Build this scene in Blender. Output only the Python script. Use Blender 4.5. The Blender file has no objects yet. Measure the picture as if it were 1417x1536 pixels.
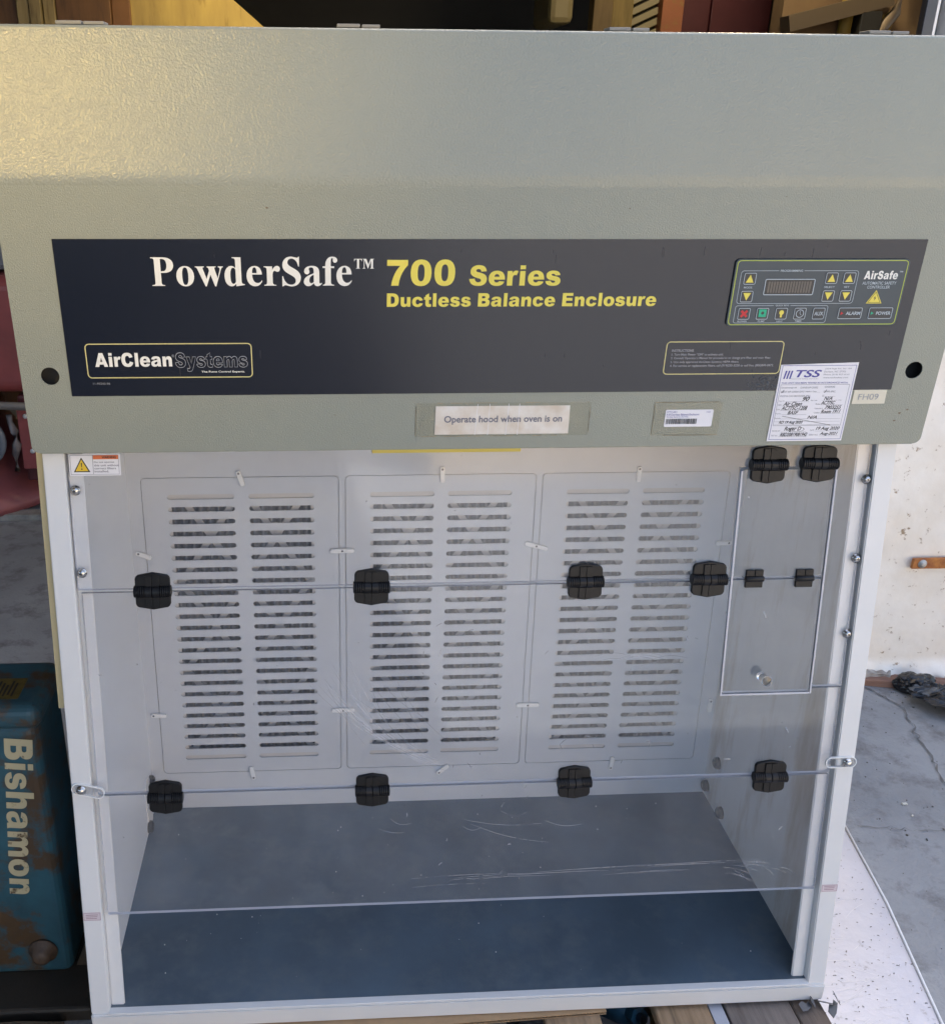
import bpy, bmesh, math, random
from mathutils import Matrix, Vector
R = math.radians
sin, cos, tan, pi = math.sin, math.cos, math.tan, math.pi
scene = bpy.context.scene
col = scene.collection
rnd = random.Random(7)

# ------------------------------------------------------------------ camera
cam_d = bpy.data.cameras.new("camera")
cam = bpy.data.objects.new("camera", cam_d); col.objects.link(cam)
YAW, PITCH, ROLL = 0.0585, 0.3913, 0.0076
f_ = Vector((sin(YAW)*cos(PITCH), cos(YAW)*cos(PITCH), -sin(PITCH)))
r0 = Vector((cos(YAW), -sin(YAW), 0)); u0 = r0.cross(f_)
r_ = r0*cos(ROLL) + u0*sin(ROLL); u_ = u0*cos(ROLL) - r0*sin(ROLL)
M = Matrix.Identity(4)
for i in range(3):
    M[i][0] = r_[i]; M[i][1] = u_[i]; M[i][2] = -f_[i]
M.translation = Vector((-0.216, -1.2299, 1.3551))
cam.matrix_world = M
cam_d.sensor_fit = 'HORIZONTAL'; cam_d.sensor_width = 36
cam_d.lens = 36*1439.03/1417
cam_d.shift_x = 144.05/1417
cam_d.shift_y = -4.83/1417
cam_d.clip_start = 0.05; cam_d.clip_end = 500
scene.camera = cam

# ------------------------------------------------------------------ light
SUN_EL, SUN_AZ = R(50), R(14)          # the sun stands behind the building: the bay is in open shade
w = bpy.data.worlds.new("World"); scene.world = w; w.use_nodes = True
nt = w.node_tree; bg = nt.nodes["Background"]
sky = nt.nodes.new("ShaderNodeTexSky"); sky.sky_type = 'NISHITA'; sky.sun_disc = False
sky.sun_elevation = SUN_EL; sky.sun_rotation = SUN_AZ; sky.air_density = 1.0; sky.dust_density = 5.0; sky.ozone_density = .6
nt.links.new(sky.outputs[0], bg.inputs[0]); bg.inputs[1].default_value = 0.15
sd = bpy.data.lights.new("sun", 'SUN'); sd.energy = 3.6; sd.angle = R(0.5); sd.color = (1, .96, .90)
so = bpy.data.objects.new("sun", sd); col.objects.link(so)
sv = Vector((sin(SUN_AZ)*cos(SUN_EL), cos(SUN_AZ)*cos(SUN_EL), sin(SUN_EL)))
so.rotation_euler = sv.to_track_quat('Z', 'Y').to_euler()
scene.view_settings.view_transform = 'Standard'
scene.view_settings.look = 'None'
scene.view_settings.exposure = 2.0
scene.view_settings.gamma = 1
scene.cycles.max_bounces = 10
scene.cycles.transparent_max_bounces = 24
scene.cycles.caustics_reflective = False
scene.cycles.caustics_refractive = False

# ------------------------------------------------------------------ materials
MATS = {}
def mat(name, c, rough=.5, metal=0., var=.0, vscale=6., bump=0., bscale=200., spec=.5, c2=None,
        dirt=None, dscale=3., dlo=.55, dhi=.75, stretch=(1, 1, 1), rvar=0., coat=0.):
    m = bpy.data.materials.new(name); m.use_nodes = True; n = m.node_tree.nodes; l = m.node_tree.links
    b = n["Principled BSDF"]
    b.inputs["Roughness"].default_value = rough; b.inputs["Metallic"].default_value = metal
    b.inputs["Specular IOR Level"].default_value = spec
    b.inputs["Coat Weight"].default_value = coat; b.inputs["Coat Roughness"].default_value = .20
    tc = n.new("ShaderNodeTexCoord"); mp = n.new("ShaderNodeMapping"); mp.inputs["Scale"].default_value = stretch
    l.new(tc.outputs["Object"], mp.inputs[0]); vec = mp.outputs[0]
    c = (*c, 1); c2 = (*(c2 or tuple(x*(1-var) for x in c[:3])), 1)
    no = n.new("ShaderNodeTexNoise"); no.inputs["Scale"].default_value = vscale; no.inputs["Detail"].default_value = 6
    no.inputs["Roughness"].default_value = .6
    l.new(vec, no.inputs["Vector"])
    mx = n.new("ShaderNodeMix"); mx.data_type = 'RGBA'
    mx.inputs[6].default_value = c; mx.inputs[7].default_value = c2
    rp = n.new("ShaderNodeMapRange"); rp.inputs[1].default_value = .35; rp.inputs[2].default_value = .65
    l.new(no.outputs[0], rp.inputs[0]); l.new(rp.outputs[0], mx.inputs[0])
    out = mx.outputs[2]
    if dirt:
        n2 = n.new("ShaderNodeTexNoise"); n2.inputs["Scale"].default_value = dscale; n2.inputs["Detail"].default_value = 10
        n2.inputs["Roughness"].default_value = .68
        l.new(vec, n2.inputs["Vector"])
        r2 = n.new("ShaderNodeMapRange"); r2.inputs[1].default_value = dlo; r2.inputs[2].default_value = dhi
        l.new(n2.outputs[0], r2.inputs[0])
        m2 = n.new("ShaderNodeMix"); m2.data_type = 'RGBA'; m2.inputs[7].default_value = (*dirt, 1)
        l.new(out, m2.inputs[6]); l.new(r2.outputs[0], m2.inputs[0]); out = m2.outputs[2]
    l.new(out, b.inputs["Base Color"])
    if rvar:
        r3 = n.new("ShaderNodeMapRange"); r3.inputs[1].default_value = .3; r3.inputs[2].default_value = .7
        r3.inputs[3].default_value = max(0, rough-rvar); r3.inputs[4].default_value = rough+rvar
        l.new(no.outputs[0], r3.inputs[0]); l.new(r3.outputs[0], b.inputs["Roughness"])
    if bump:
        n3 = n.new("ShaderNodeTexNoise"); n3.inputs["Scale"].default_value = bscale; n3.inputs["Detail"].default_value = 3
        l.new(vec, n3.inputs["Vector"])
        bp = n.new("ShaderNodeBump"); bp.inputs["Strength"].default_value = bump; bp.inputs["Distance"].default_value = .002*max(1., bump)
        l.new(n3.outputs[0], bp.inputs["Height"]); l.new(bp.outputs[0], b.inputs["Normal"]); l.new(bp.outputs[0], b.inputs["Coat Normal"])
    MATS[name] = m
    return m

def emis(m, c, s):
    b = m.node_tree.nodes["Principled BSDF"]; b.inputs["Emission Color"].default_value = (*c, 1); b.inputs["Emission Strength"].default_value = s

header_paint = mat("header_paint", (.272, .288, .238), .42, var=.05, vscale=3, bump=.42, bscale=560, spec=.5, coat=.25,
                   dirt=(.30, .27, .19), dscale=9, dlo=.72, dhi=.9)
cover_paint = mat("cover_paint_pebbled", (.268, .282, .232), .45, var=.05, vscale=3, bump=.34, bscale=400, spec=.3, coat=.8,
                  dirt=(.24, .22, .16), dscale=5, dlo=.62, dhi=.9)
cover_paint.node_tree.nodes["Principled BSDF"].inputs["Coat Roughness"].default_value = .13
white_metal = mat("white_metal", (.70, .70, .69), .34, var=.05, vscale=4, bump=.06, bscale=500, dirt=(.45, .42, .36), dscale=14, dlo=.68, dhi=.85)
inner_metal = mat("inner_white_metal", (.78, .81, .84), .32, var=.05, vscale=3, bump=.04, bscale=400, dirt=(.45, .43, .38), dscale=8, dlo=.66, dhi=.85)
streaked_metal = mat("streaked_inner_metal", (.66, .665, .66), .34, var=.10, vscale=2.5, dirt=(.42, .36, .29), dscale=3.2, dlo=.50, dhi=.66, stretch=(1, 2.6, .5))  # greyer base; the dirt slot holds brown streaks drawn out vertically
vent_metal = mat("vent_cover_metal", (.57, .595, .63), .38, var=.04, vscale=5, bump=.08, bscale=700)
strip_paint = mat("cream_paint", (.60, .50, .28), .5, var=.08)
floor_mat = mat("work_surface_slate", (.080, .122, .165), .32, var=.3, vscale=5, bump=.10, bscale=260, spec=.55,
                dirt=(.12, .145, .165), dscale=16, dlo=.48, dhi=.80, rvar=.025)
plate_mat = mat("nameplate_vinyl", (.0065, .010, .021), .22, var=.15, vscale=30, bump=.03, bscale=500, spec=.5, rvar=.05, stretch=(6, 6, .6))
ctrl_mat = mat("controller_vinyl", (.03, .05, .066), .3, var=.1)
key_mat = mat("key_dark", (.022, .027, .033), .35)
disp_mat = mat("display_glass", (.02, .018, .016), .12)
seg_mat = mat("display_segment", (.10, .085, .07), .3)
lime = mat("lime_ink", (.45, .55, .07), .5)
yel = mat("yellow_ink", (.78, .66, .10), .5, var=.03, vscale=40)
palyel = mat("pale_yellow_ink", (.66, .58, .25), .5)
cream = mat("cream_ink", (.80, .79, .74), .5, var=.03, vscale=40)
grey_ink = mat("grey_ink", (.33, .34, .36), .5)
faint_ink = mat("faint_ink", (.36, .36, .38), .5)
pale_ink = mat("pale_line_ink", (.45, .52, .57), .5)
red_ink = mat("red_ink", (.55, .02, .03), .5)
green_ink = mat("green_ink", (.01, .40, .22), .5)
black_ink = mat("black_ink", (.02, .02, .022), .5)
blue_ink = mat("blue_ink", (.07, .065, .30), .5)
orange_ink = mat("orange_ink", (.66, .16, .05), .5)
sign_yellow = mat("sign_yellow", (.75, .50, .03), .45)
lab_white = mat("label_paper", (.78, .77, .80), .45, var=.03, vscale=30)
paper = mat("notice_paper", (.76, .72, .66), .5, var=.07, vscale=24, c2=(.62, .53, .42))
fh_paper = mat("tape_label", (.66, .62, .50), .4)
stainless = mat("screw_steel", (.55, .53, .50), .22, metal=1)
dark_steel = mat("dark_screw", (.16, .16, .17), .35, metal=1)
hinge_mat = mat("black_hinge_plastic", (.006, .006, .007), .42, spec=.32, var=.2, vscale=60, bump=.05, bscale=600)
rubber = mat("black_rubber", (.014, .014, .016), .5, var=.3, vscale=60)
clip_mat = mat("clip_plastic", (.80, .80, .78), .4)
pleat_mat = mat("filter_paper", (.34, .34, .35), .8, var=.1, vscale=40)
lattice_mat = mat("filter_lattice", (.56, .54, .52), .6)
cavity = mat("cavity_dark", (.05, .05, .05), .7)  # dark colour paints the shade seen through the header holes
ebar = mat("yellow_strip", (.62, .50, .10), .45)

def glassy(name, tint=(.99, .99, .995), haze=.016, hcol=(.75, .78, .82), refl=1.0, rough=.06):
    m = bpy.data.materials.new(name); m.use_nodes = True; n = m.node_tree.nodes; l = m.node_tree.links
    n.remove(n["Principled BSDF"]); o = n["Material Output"]
    tr = n.new("ShaderNodeBsdfTransparent"); tr.inputs[0].default_value = (*tint, 1)
    gl = n.new("ShaderNodeBsdfGlossy"); gl.inputs["Roughness"].default_value = rough; gl.inputs[0].default_value = (refl, refl, refl, 1)
    df = n.new("ShaderNodeBsdfDiffuse"); df.inputs[0].default_value = (*hcol, 1)
    fr = n.new("ShaderNodeFresnel"); fr.inputs[0].default_value = 1.49
    tc = n.new("ShaderNodeTexCoord"); no = n.new("ShaderNodeTexNoise"); no.inputs["Scale"].default_value = 9; no.inputs["Detail"].default_value = 12; no.inputs["Roughness"].default_value = .72
    l.new(tc.outputs["Object"], no.inputs["Vector"])
    mr = n.new("ShaderNodeMapRange"); mr.inputs[1].default_value = .35; mr.inputs[2].default_value = .85
    mr.inputs[3].default_value = haze*.5; mr.inputs[4].default_value = haze*3.2
    l.new(no.outputs[0], mr.inputs[0])
    sp = n.new("ShaderNodeTexNoise"); sp.inputs["Scale"].default_value = 75; sp.inputs["Detail"].default_value = 2
    l.new(tc.outputs["Object"], sp.inputs["Vector"])
    ms = n.new("ShaderNodeMapRange"); ms.inputs[1].default_value = .77; ms.inputs[2].default_value = .82; ms.inputs[4].default_value = .35
    l.new(sp.outputs[0], ms.inputs[0])
    ad = n.new("ShaderNodeMath"); ad.operation = 'ADD'; l.new(mr.outputs[0], ad.inputs[0]); l.new(ms.outputs[0], ad.inputs[1])
    m1 = n.new("ShaderNodeMixShader"); l.new(ad.outputs[0], m1.inputs[0]); l.new(tr.outputs[0], m1.inputs[1]); l.new(df.outputs[0], m1.inputs[2])
    ge = n.new("ShaderNodeNewGeometry"); iv = n.new("ShaderNodeMath"); iv.operation = 'SUBTRACT'; iv.inputs[0].default_value = 1; l.new(ge.outputs["Backfacing"], iv.inputs[1])
    mu = n.new("ShaderNodeMath"); mu.operation = 'MULTIPLY'; l.new(fr.outputs[0], mu.inputs[0]); l.new(iv.outputs[0], mu.inputs[1])
    mu2 = n.new("ShaderNodeMath"); mu2.operation = 'MULTIPLY'; mu2.use_clamp = True; mu2.inputs[1].default_value = 1.5; l.new(mu.outputs[0], mu2.inputs[0])
    m2 = n.new("ShaderNodeMixShader"); l.new(mu2.outputs[0], m2.inputs[0]); l.new(m1.outputs[0], m2.inputs[1]); l.new(gl.outputs[0], m2.inputs[2])
    l.new(m2.outputs[0], o.inputs[0]); MATS[name] = m; return m
acrylic = glassy("acrylic")
acr_edge = mat("acrylic_edge", (.52, .52, .55), .25)
tabclear = glassy("clear_tab", (.9, .9, .9), .12)
tape_clear = glassy("clear_tape", (.985, .98, .96), .012, (.5, .45, .33), .5, .3)
tape_edge = mat("tape_grime", (.33, .27, .17), .6)
scratch_mat = glassy("scratch_haze", (1, 1, 1), .24, (.85, .85, .9), .3, .4)

# ------------------------------------------------------------------ object helpers
WM = {}
def link(o, parent=None, Mw=None):
    Mw = Mw or Matrix.Identity(4)
    col.objects.link(o); WM[o.name] = Mw.copy()
    if parent is not None:
        o.parent = parent; o.matrix_basis = WM[parent.name].inverted() @ Mw
    else:
        o.matrix_basis = Mw
    return o
def thing(name, label, cat, loc=(0, 0, 0), group=None, kind=None):
    o = bpy.data.objects.new(name, None); o.empty_display_size = .1
    link(o, None, Matrix.Translation(loc)); tag(o, label, cat, group, kind); return o
def tag(o, label=None, cat=None, group=None, kind=None):
    if label: o['label'] = label
    if cat: o['category'] = cat
    if group: o['group'] = group
    if kind: o['kind'] = kind
    return o
def part(name, me, m, parent=None, Mw=None, label=None, kind=None):
    if m is not None and len(me.materials) == 0: me.materials.append(m)
    o = bpy.data.objects.new(name, me); link(o, parent, Mw)
    if label: o['label'] = label
    if kind: o['kind'] = kind
    return o
def T(x, y, z): return Matrix.Translation((x, y, z))
def RZ(a): return Matrix.Rotation(a, 4, 'Z')

def bm2me(bm, smooth=False):
    me = bpy.data.meshes.new("m"); bm.to_mesh(me); bm.free()
    if smooth:
        for p in me.polygons: p.use_smooth = True
    return me
def bm_box(bm, x0, x1, y0, y1, z0, z1, shear=None):
    vs = [bm.verts.new((x, y, z)) for x in (x0, x1) for y in (y0, y1) for z in (z0, z1)]
    for f in ((0, 1, 3, 2), (4, 6, 7, 5), (0, 4, 5, 1), (2, 3, 7, 6), (0, 2, 6, 4), (1, 5, 7, 3)):
        bm.faces.new([vs[i] for i in f])
    return vs
def box(x0, x1, y0, y1, z0, z1, bev=0., seg=2):
    bm = bmesh.new(); bm_box(bm, x0, x1, y0, y1, z0, z1)
    bmesh.ops.recalc_face_normals(bm, faces=bm.faces)
    if bev:
        bmesh.ops.bevel(bm, geom=bm.edges[:], offset=bev, segments=seg, affect='EDGES', profile=.5)
    return bm2me(bm)
def rough_box(x0, x1, y0, y1, z0, z1, bev=.003, amp=.001, cuts=6, seed=0):
    rr = random.Random(seed); bm = bmesh.new(); bm_box(bm, x0, x1, y0, y1, z0, z1)
    bmesh.ops.recalc_face_normals(bm, faces=bm.faces)
    L = max((x1-x0, 0), (y1-y0, 1), (z1-z0, 2))[1]
    es = [e for e in bm.edges if abs((e.verts[0].co-e.verts[1].co)[L]) > 1e-6]
    bmesh.ops.subdivide_edges(bm, edges=es, cuts=cuts)
    bmesh.ops.bevel(bm, geom=[e for e in bm.edges if len(e.link_faces) == 2 and e.calc_face_angle() > .5], offset=bev, segments=1, affect='EDGES')
    for v in bm.verts: v.co += Vector((rr.uniform(-amp, amp), rr.uniform(-amp, amp), rr.uniform(-amp, amp)))
    return bm2me(bm)
def rrect(x0, y0, x1, y1, r, n=5):
    P = []
    for cx, cy, a in ((x1-r, y1-r, 0), (x0+r, y1-r, 90), (x0+r, y0+r, 180), (x1-r, y0+r, 270)):
        for i in range(n+1):
            t = R(a+90*i/n); P.append((cx+r*cos(t), cy+r*sin(t)))
    return P
def circ(cx, cy, r, n=24): return [(cx+r*cos(2*pi*i/n), cy+r*sin(2*pi*i/n)) for i in range(n)]
def flat(loops, th=0., bev=0., z=0.):
    """filled 2D outline with holes; thickness th, its back at z"""
    c = bpy.data.curves.new("c", 'CURVE'); c.dimensions = '2D'; c.fill_mode = 'BOTH'
    for P in loops:
        s = c.splines.new('POLY'); s.points.add(len(P)-1)
        for q, p in zip(s.points, P): q.co = (p[0], p[1], 0, 1)
        s.use_cyclic_u = True
    c.extrude = max(th/2-bev, 0); c.bevel_depth = bev; c.bevel_resolution = 1
    if bev: c.offset = -bev
    o = bpy.data.objects.new("c", c); me = bpy.data.meshes.new_from_object(o)
    bpy.data.objects.remove(o); bpy.data.curves.remove(c)
    me.materials.clear()
    for v in me.vertices: v.co.z += th/2+z
    return me
def ring(x0, y0, x1, y1, r, wd, th=0.): return flat([rrect(x0, y0, x1, y1, r), rrect(x0+wd, y0+wd, x1-wd, y1-wd, max(r-wd, wd*.3))], th)
def textmesh(s, bold=0., shear=0., space=1.):
    c = bpy.data.curves.new("t", 'FONT'); c.body = s; c.offset = bold; c.shear = shear; c.space_character = space; c.resolution_u = 4
    o = bpy.data.objects.new("t", c); me = bpy.data.meshes.new_from_object(o)
    bpy.data.objects.remove(o); bpy.data.curves.remove(c); me.materials.clear(); return me
def fit(me, x0, y0, x1, y1):
    xs = [v.co.x for v in me.vertices]; ys = [v.co.y for v in me.vertices]
    ax, bx, ay, by = min(xs), max(xs), min(ys), max(ys)
    for v in me.vertices:
        v.co.x = x0+(v.co.x-ax)/(bx-ax)*(x1-x0); v.co.y = y0+(v.co.y-ay)/(by-ay)*(y1-y0); v.co.z = 0
    return me
def join(ms):
    bm = bmesh.new()
    for m in ms: bm.from_mesh(m)
    return bm2me(bm)
def lathe(prof, n=24, axis='Z'):
    bm = bmesh.new(); rings = []
    for r, h in prof:
        rg = []
        for i in range(n):
            a = 2*pi*i/n
            p = (r*cos(a), r*sin(a), h) if axis == 'Z' else ((h, r*cos(a), r*sin(a)) if axis == 'X' else (r*sin(a), h, r*cos(a)))
            rg.append(bm.verts.new(p))
        rings.append(rg)
    for a, b in zip(rings, rings[1:]):
        for i in range(n): bm.faces.new((a[i], a[(i+1) % n], b[(i+1) % n], b[i]))
    bm.faces.new(rings[0][::-1]); bm.faces.new(rings[-1])
    bmesh.ops.recalc_face_normals(bm, faces=bm.faces)
    return bm2me(bm, True)
def extr(prof, x0, x1, smooth=False):
    """closed (y,z) profile swept along X"""
    bm = bmesh.new(); a = [bm.verts.new((x0, y, z)) for y, z in prof]; b = [bm.verts.new((x1, y, z)) for y, z in prof]
    n = len(prof)
    for i in range(n): bm.faces.new((a[i], a[(i+1) % n], b[(i+1) % n], b[i]))
    bm.faces.new(a[::-1]); bm.faces.new(b)
    bmesh.ops.recalc_face_normals(bm, faces=bm.faces)
    return bm2me(bm)
def tube(pts, r, n=10, smooth=True):
    bm = bmesh.new(); rings = []; pts = [Vector(p) for p in pts]
    for i, p in enumerate(pts):
        d = (pts[min(i+1, len(pts)-1)]-pts[max(i-1, 0)]).normalized()
        a = d.cross(Vector((0, 0, 1)));
        if a.length < .05: a = d.cross(Vector((1, 0, 0)))
        a.normalize(); b = d.cross(a); rr = r[i] if isinstance(r, (list, tuple)) else r
        rings.append([bm.verts.new(p+a*cos(2*pi*k/n)*rr+b*sin(2*pi*k/n)*rr) for k in range(n)])
    for a, b in zip(rings, rings[1:]):
        for i in range(n): bm.faces.new((a[i], a[(i+1) % n], b[(i+1) % n], b[i]))
    bm.faces.new(rings[0][::-1]); bm.faces.new(rings[-1]); bmesh.ops.recalc_face_normals(bm, faces=bm.faces)
    return bm2me(bm, smooth)
def svg(d, seg=6):
    t = d.split(); i = 0; loops = []; cur = []; x = y = 0
    while i < len(t):
        k = t[i]; i += 1
        if k == 'M': x, y = float(t[i]), float(t[i+1]); i += 2; cur = [(x, y)]
        elif k == 'Z': loops.append(cur); cur = []
        elif k == 'L':
            while i < len(t) and t[i] not in 'MZLC': x, y = float(t[i]), float(t[i+1]); i += 2; cur.append((x, y))
        elif k == 'C':
            while i < len(t) and t[i] not in 'MZLC':
                a = [float(q) for q in t[i:i+6]]; i += 6
                for j in range(1, seg+1):
                    s = j/seg; m_ = 1-s
                    cur.append((m_**3*x+3*m_*m_*s*a[0]+3*m_*s*s*a[2]+s**3*a[4], m_**3*y+3*m_*m_*s*a[1]+3*m_*s*s*a[3]+s**3*a[5]))
                x, y = a[4], a[5]
    return loops
GL = {
 'P': (611, "M 16 676 L 330 676 C 480 676 580 610 580 495 C 580 370 480 310 330 310 L 256 310 256 80 C 256 35 275 22 340 19 L 340 0 16 0 16 19 C 80 22 100 35 100 80 L 100 596 C 100 641 80 654 16 657 Z M 256 638 L 300 638 C 370 638 410 590 410 493 C 410 395 370 348 300 348 L 256 348 Z"),
 'o': (500, "M 250 473 C 380 473 475 375 475 228 C 475 85 380 -14 250 -14 C 120 -14 25 85 25 228 C 25 375 120 473 250 473 Z M 250 438 C 200 438 173 385 173 228 C 173 75 200 22 250 22 C 300 22 327 75 327 228 C 327 385 300 438 250 438 Z"),
 'w': (712, "M 0 461 L 232 461 232 443 200 436 196 412 283 165 357 362 335 425 300 443 300 461 530 461 530 443 499 436 494 408 565 180 628 385 620 430 585 443 585 461 712 461 712 443 682 432 662 390 520 -14 490 -14 385 265 275 -14 245 -14 60 400 38 433 0 443 Z"),
 'd': (556, "M 310 415 C 285 450 255 473 205 473 C 100 473 25 370 25 225 C 25 85 95 -14 195 -14 C 245 -14 280 5 314 50 L 314 -14 534 18 534 38 C 470 40 455 60 455 110 L 455 676 230 676 230 657 C 295 657 310 645 310 590 Z M 310 360 C 310 400 285 430 250 430 C 200 430 175 360 175 225 C 175 100 200 45 245 45 C 275 45 300 70 310 100 Z"),
 'e': (444, "M 426 116 C 380 20 320 -14 235 -14 C 110 -14 25 85 25 228 C 25 375 115 473 240 473 C 345 473 415 400 420 267 L 168 267 C 170 140 220 65 300 65 C 350 65 385 85 410 126 Z M 169 302 L 285 302 C 285 395 270 438 232 438 C 190 438 170 395 169 302 Z"),
 'r': (444, "M 20 461 L 235 461 237 372 C 270 440 310 473 360 473 C 405 473 434 445 434 403 C 434 360 408 332 370 332 C 335 332 315 355 300 355 C 270 355 242 310 242 260 L 242 90 C 242 35 260 20 330 18 L 330 0 20 0 20 18 C 75 22 95 38 95 90 L 95 370 C 95 425 80 440 20 443 Z"),
 'S': (556, "M 482 690 L 475 458 452 458 C 435 570 370 645 285 645 C 220 645 180 605 180 555 C 180 500 220 470 330 415 C 460 350 515 290 515 195 C 515 70 415 -19 280 -19 C 210 -19 160 10 110 10 C 85 10 70 -5 60 -19 L 38 -19 38 230 60 230 C 85 95 165 22 265 22 C 340 22 385 60 385 120 C 385 180 340 215 230 270 C 100 335 48 395 48 488 C 48 605 140 692 265 692 C 330 692 375 665 420 665 C 440 665 452 672 460 690 Z"),
 'a': (500, "M 488 70 C 475 55 465 48 453 48 C 435 48 430 60 430 90 L 430 320 C 430 425 365 473 240 473 C 125 473 40 420 40 345 C 40 300 70 272 110 272 C 150 272 178 298 178 335 C 178 365 160 375 160 398 C 160 420 185 435 220 435 C 265 435 287 410 287 350 L 287 295 C 120 240 28 185 28 95 C 28 30 75 -14 145 -14 C 195 -14 240 10 288 62 C 297 12 330 -14 385 -14 C 430 -14 465 5 497 50 Z M 287 262 C 210 235 170 190 170 130 C 170 85 190 55 220 55 C 245 55 270 70 287 95 Z"),
 'f': (333, "M 14 461 L 78 461 C 78 600 140 691 262 691 C 340 691 390 655 390 605 C 390 570 365 545 328 545 C 290 545 275 570 275 605 C 275 630 285 650 262 658 C 230 658 222 620 222 560 L 222 461 310 461 310 420 222 420 222 90 C 222 35 240 20 305 18 L 305 0 14 0 14 18 C 60 22 76 38 76 90 L 76 420 14 420 Z"),
 'T': (667, "M 30 676 L 636 676 640 510 615 510 C 595 610 560 640 470 640 L 415 640 415 85 C 415 35 430 22 500 19 L 500 0 165 0 165 19 C 235 22 252 35 252 85 L 252 640 200 640 C 105 640 72 610 52 510 L 27 510 Z"),
 'M': (944, "M 20 676 L 300 676 475 270 640 676 922 676 922 657 C 855 654 838 640 838 590 L 838 85 C 838 35 855 22 922 19 L 922 0 600 0 600 19 C 665 22 682 35 682 85 L 682 560 450 0 432 0 165 590 165 130 C 165 50 185 22 250 19 L 250 0 20 0 20 19 C 85 22 115 50 115 130 L 115 590 C 115 640 90 654 20 657 Z"),
}
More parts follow.
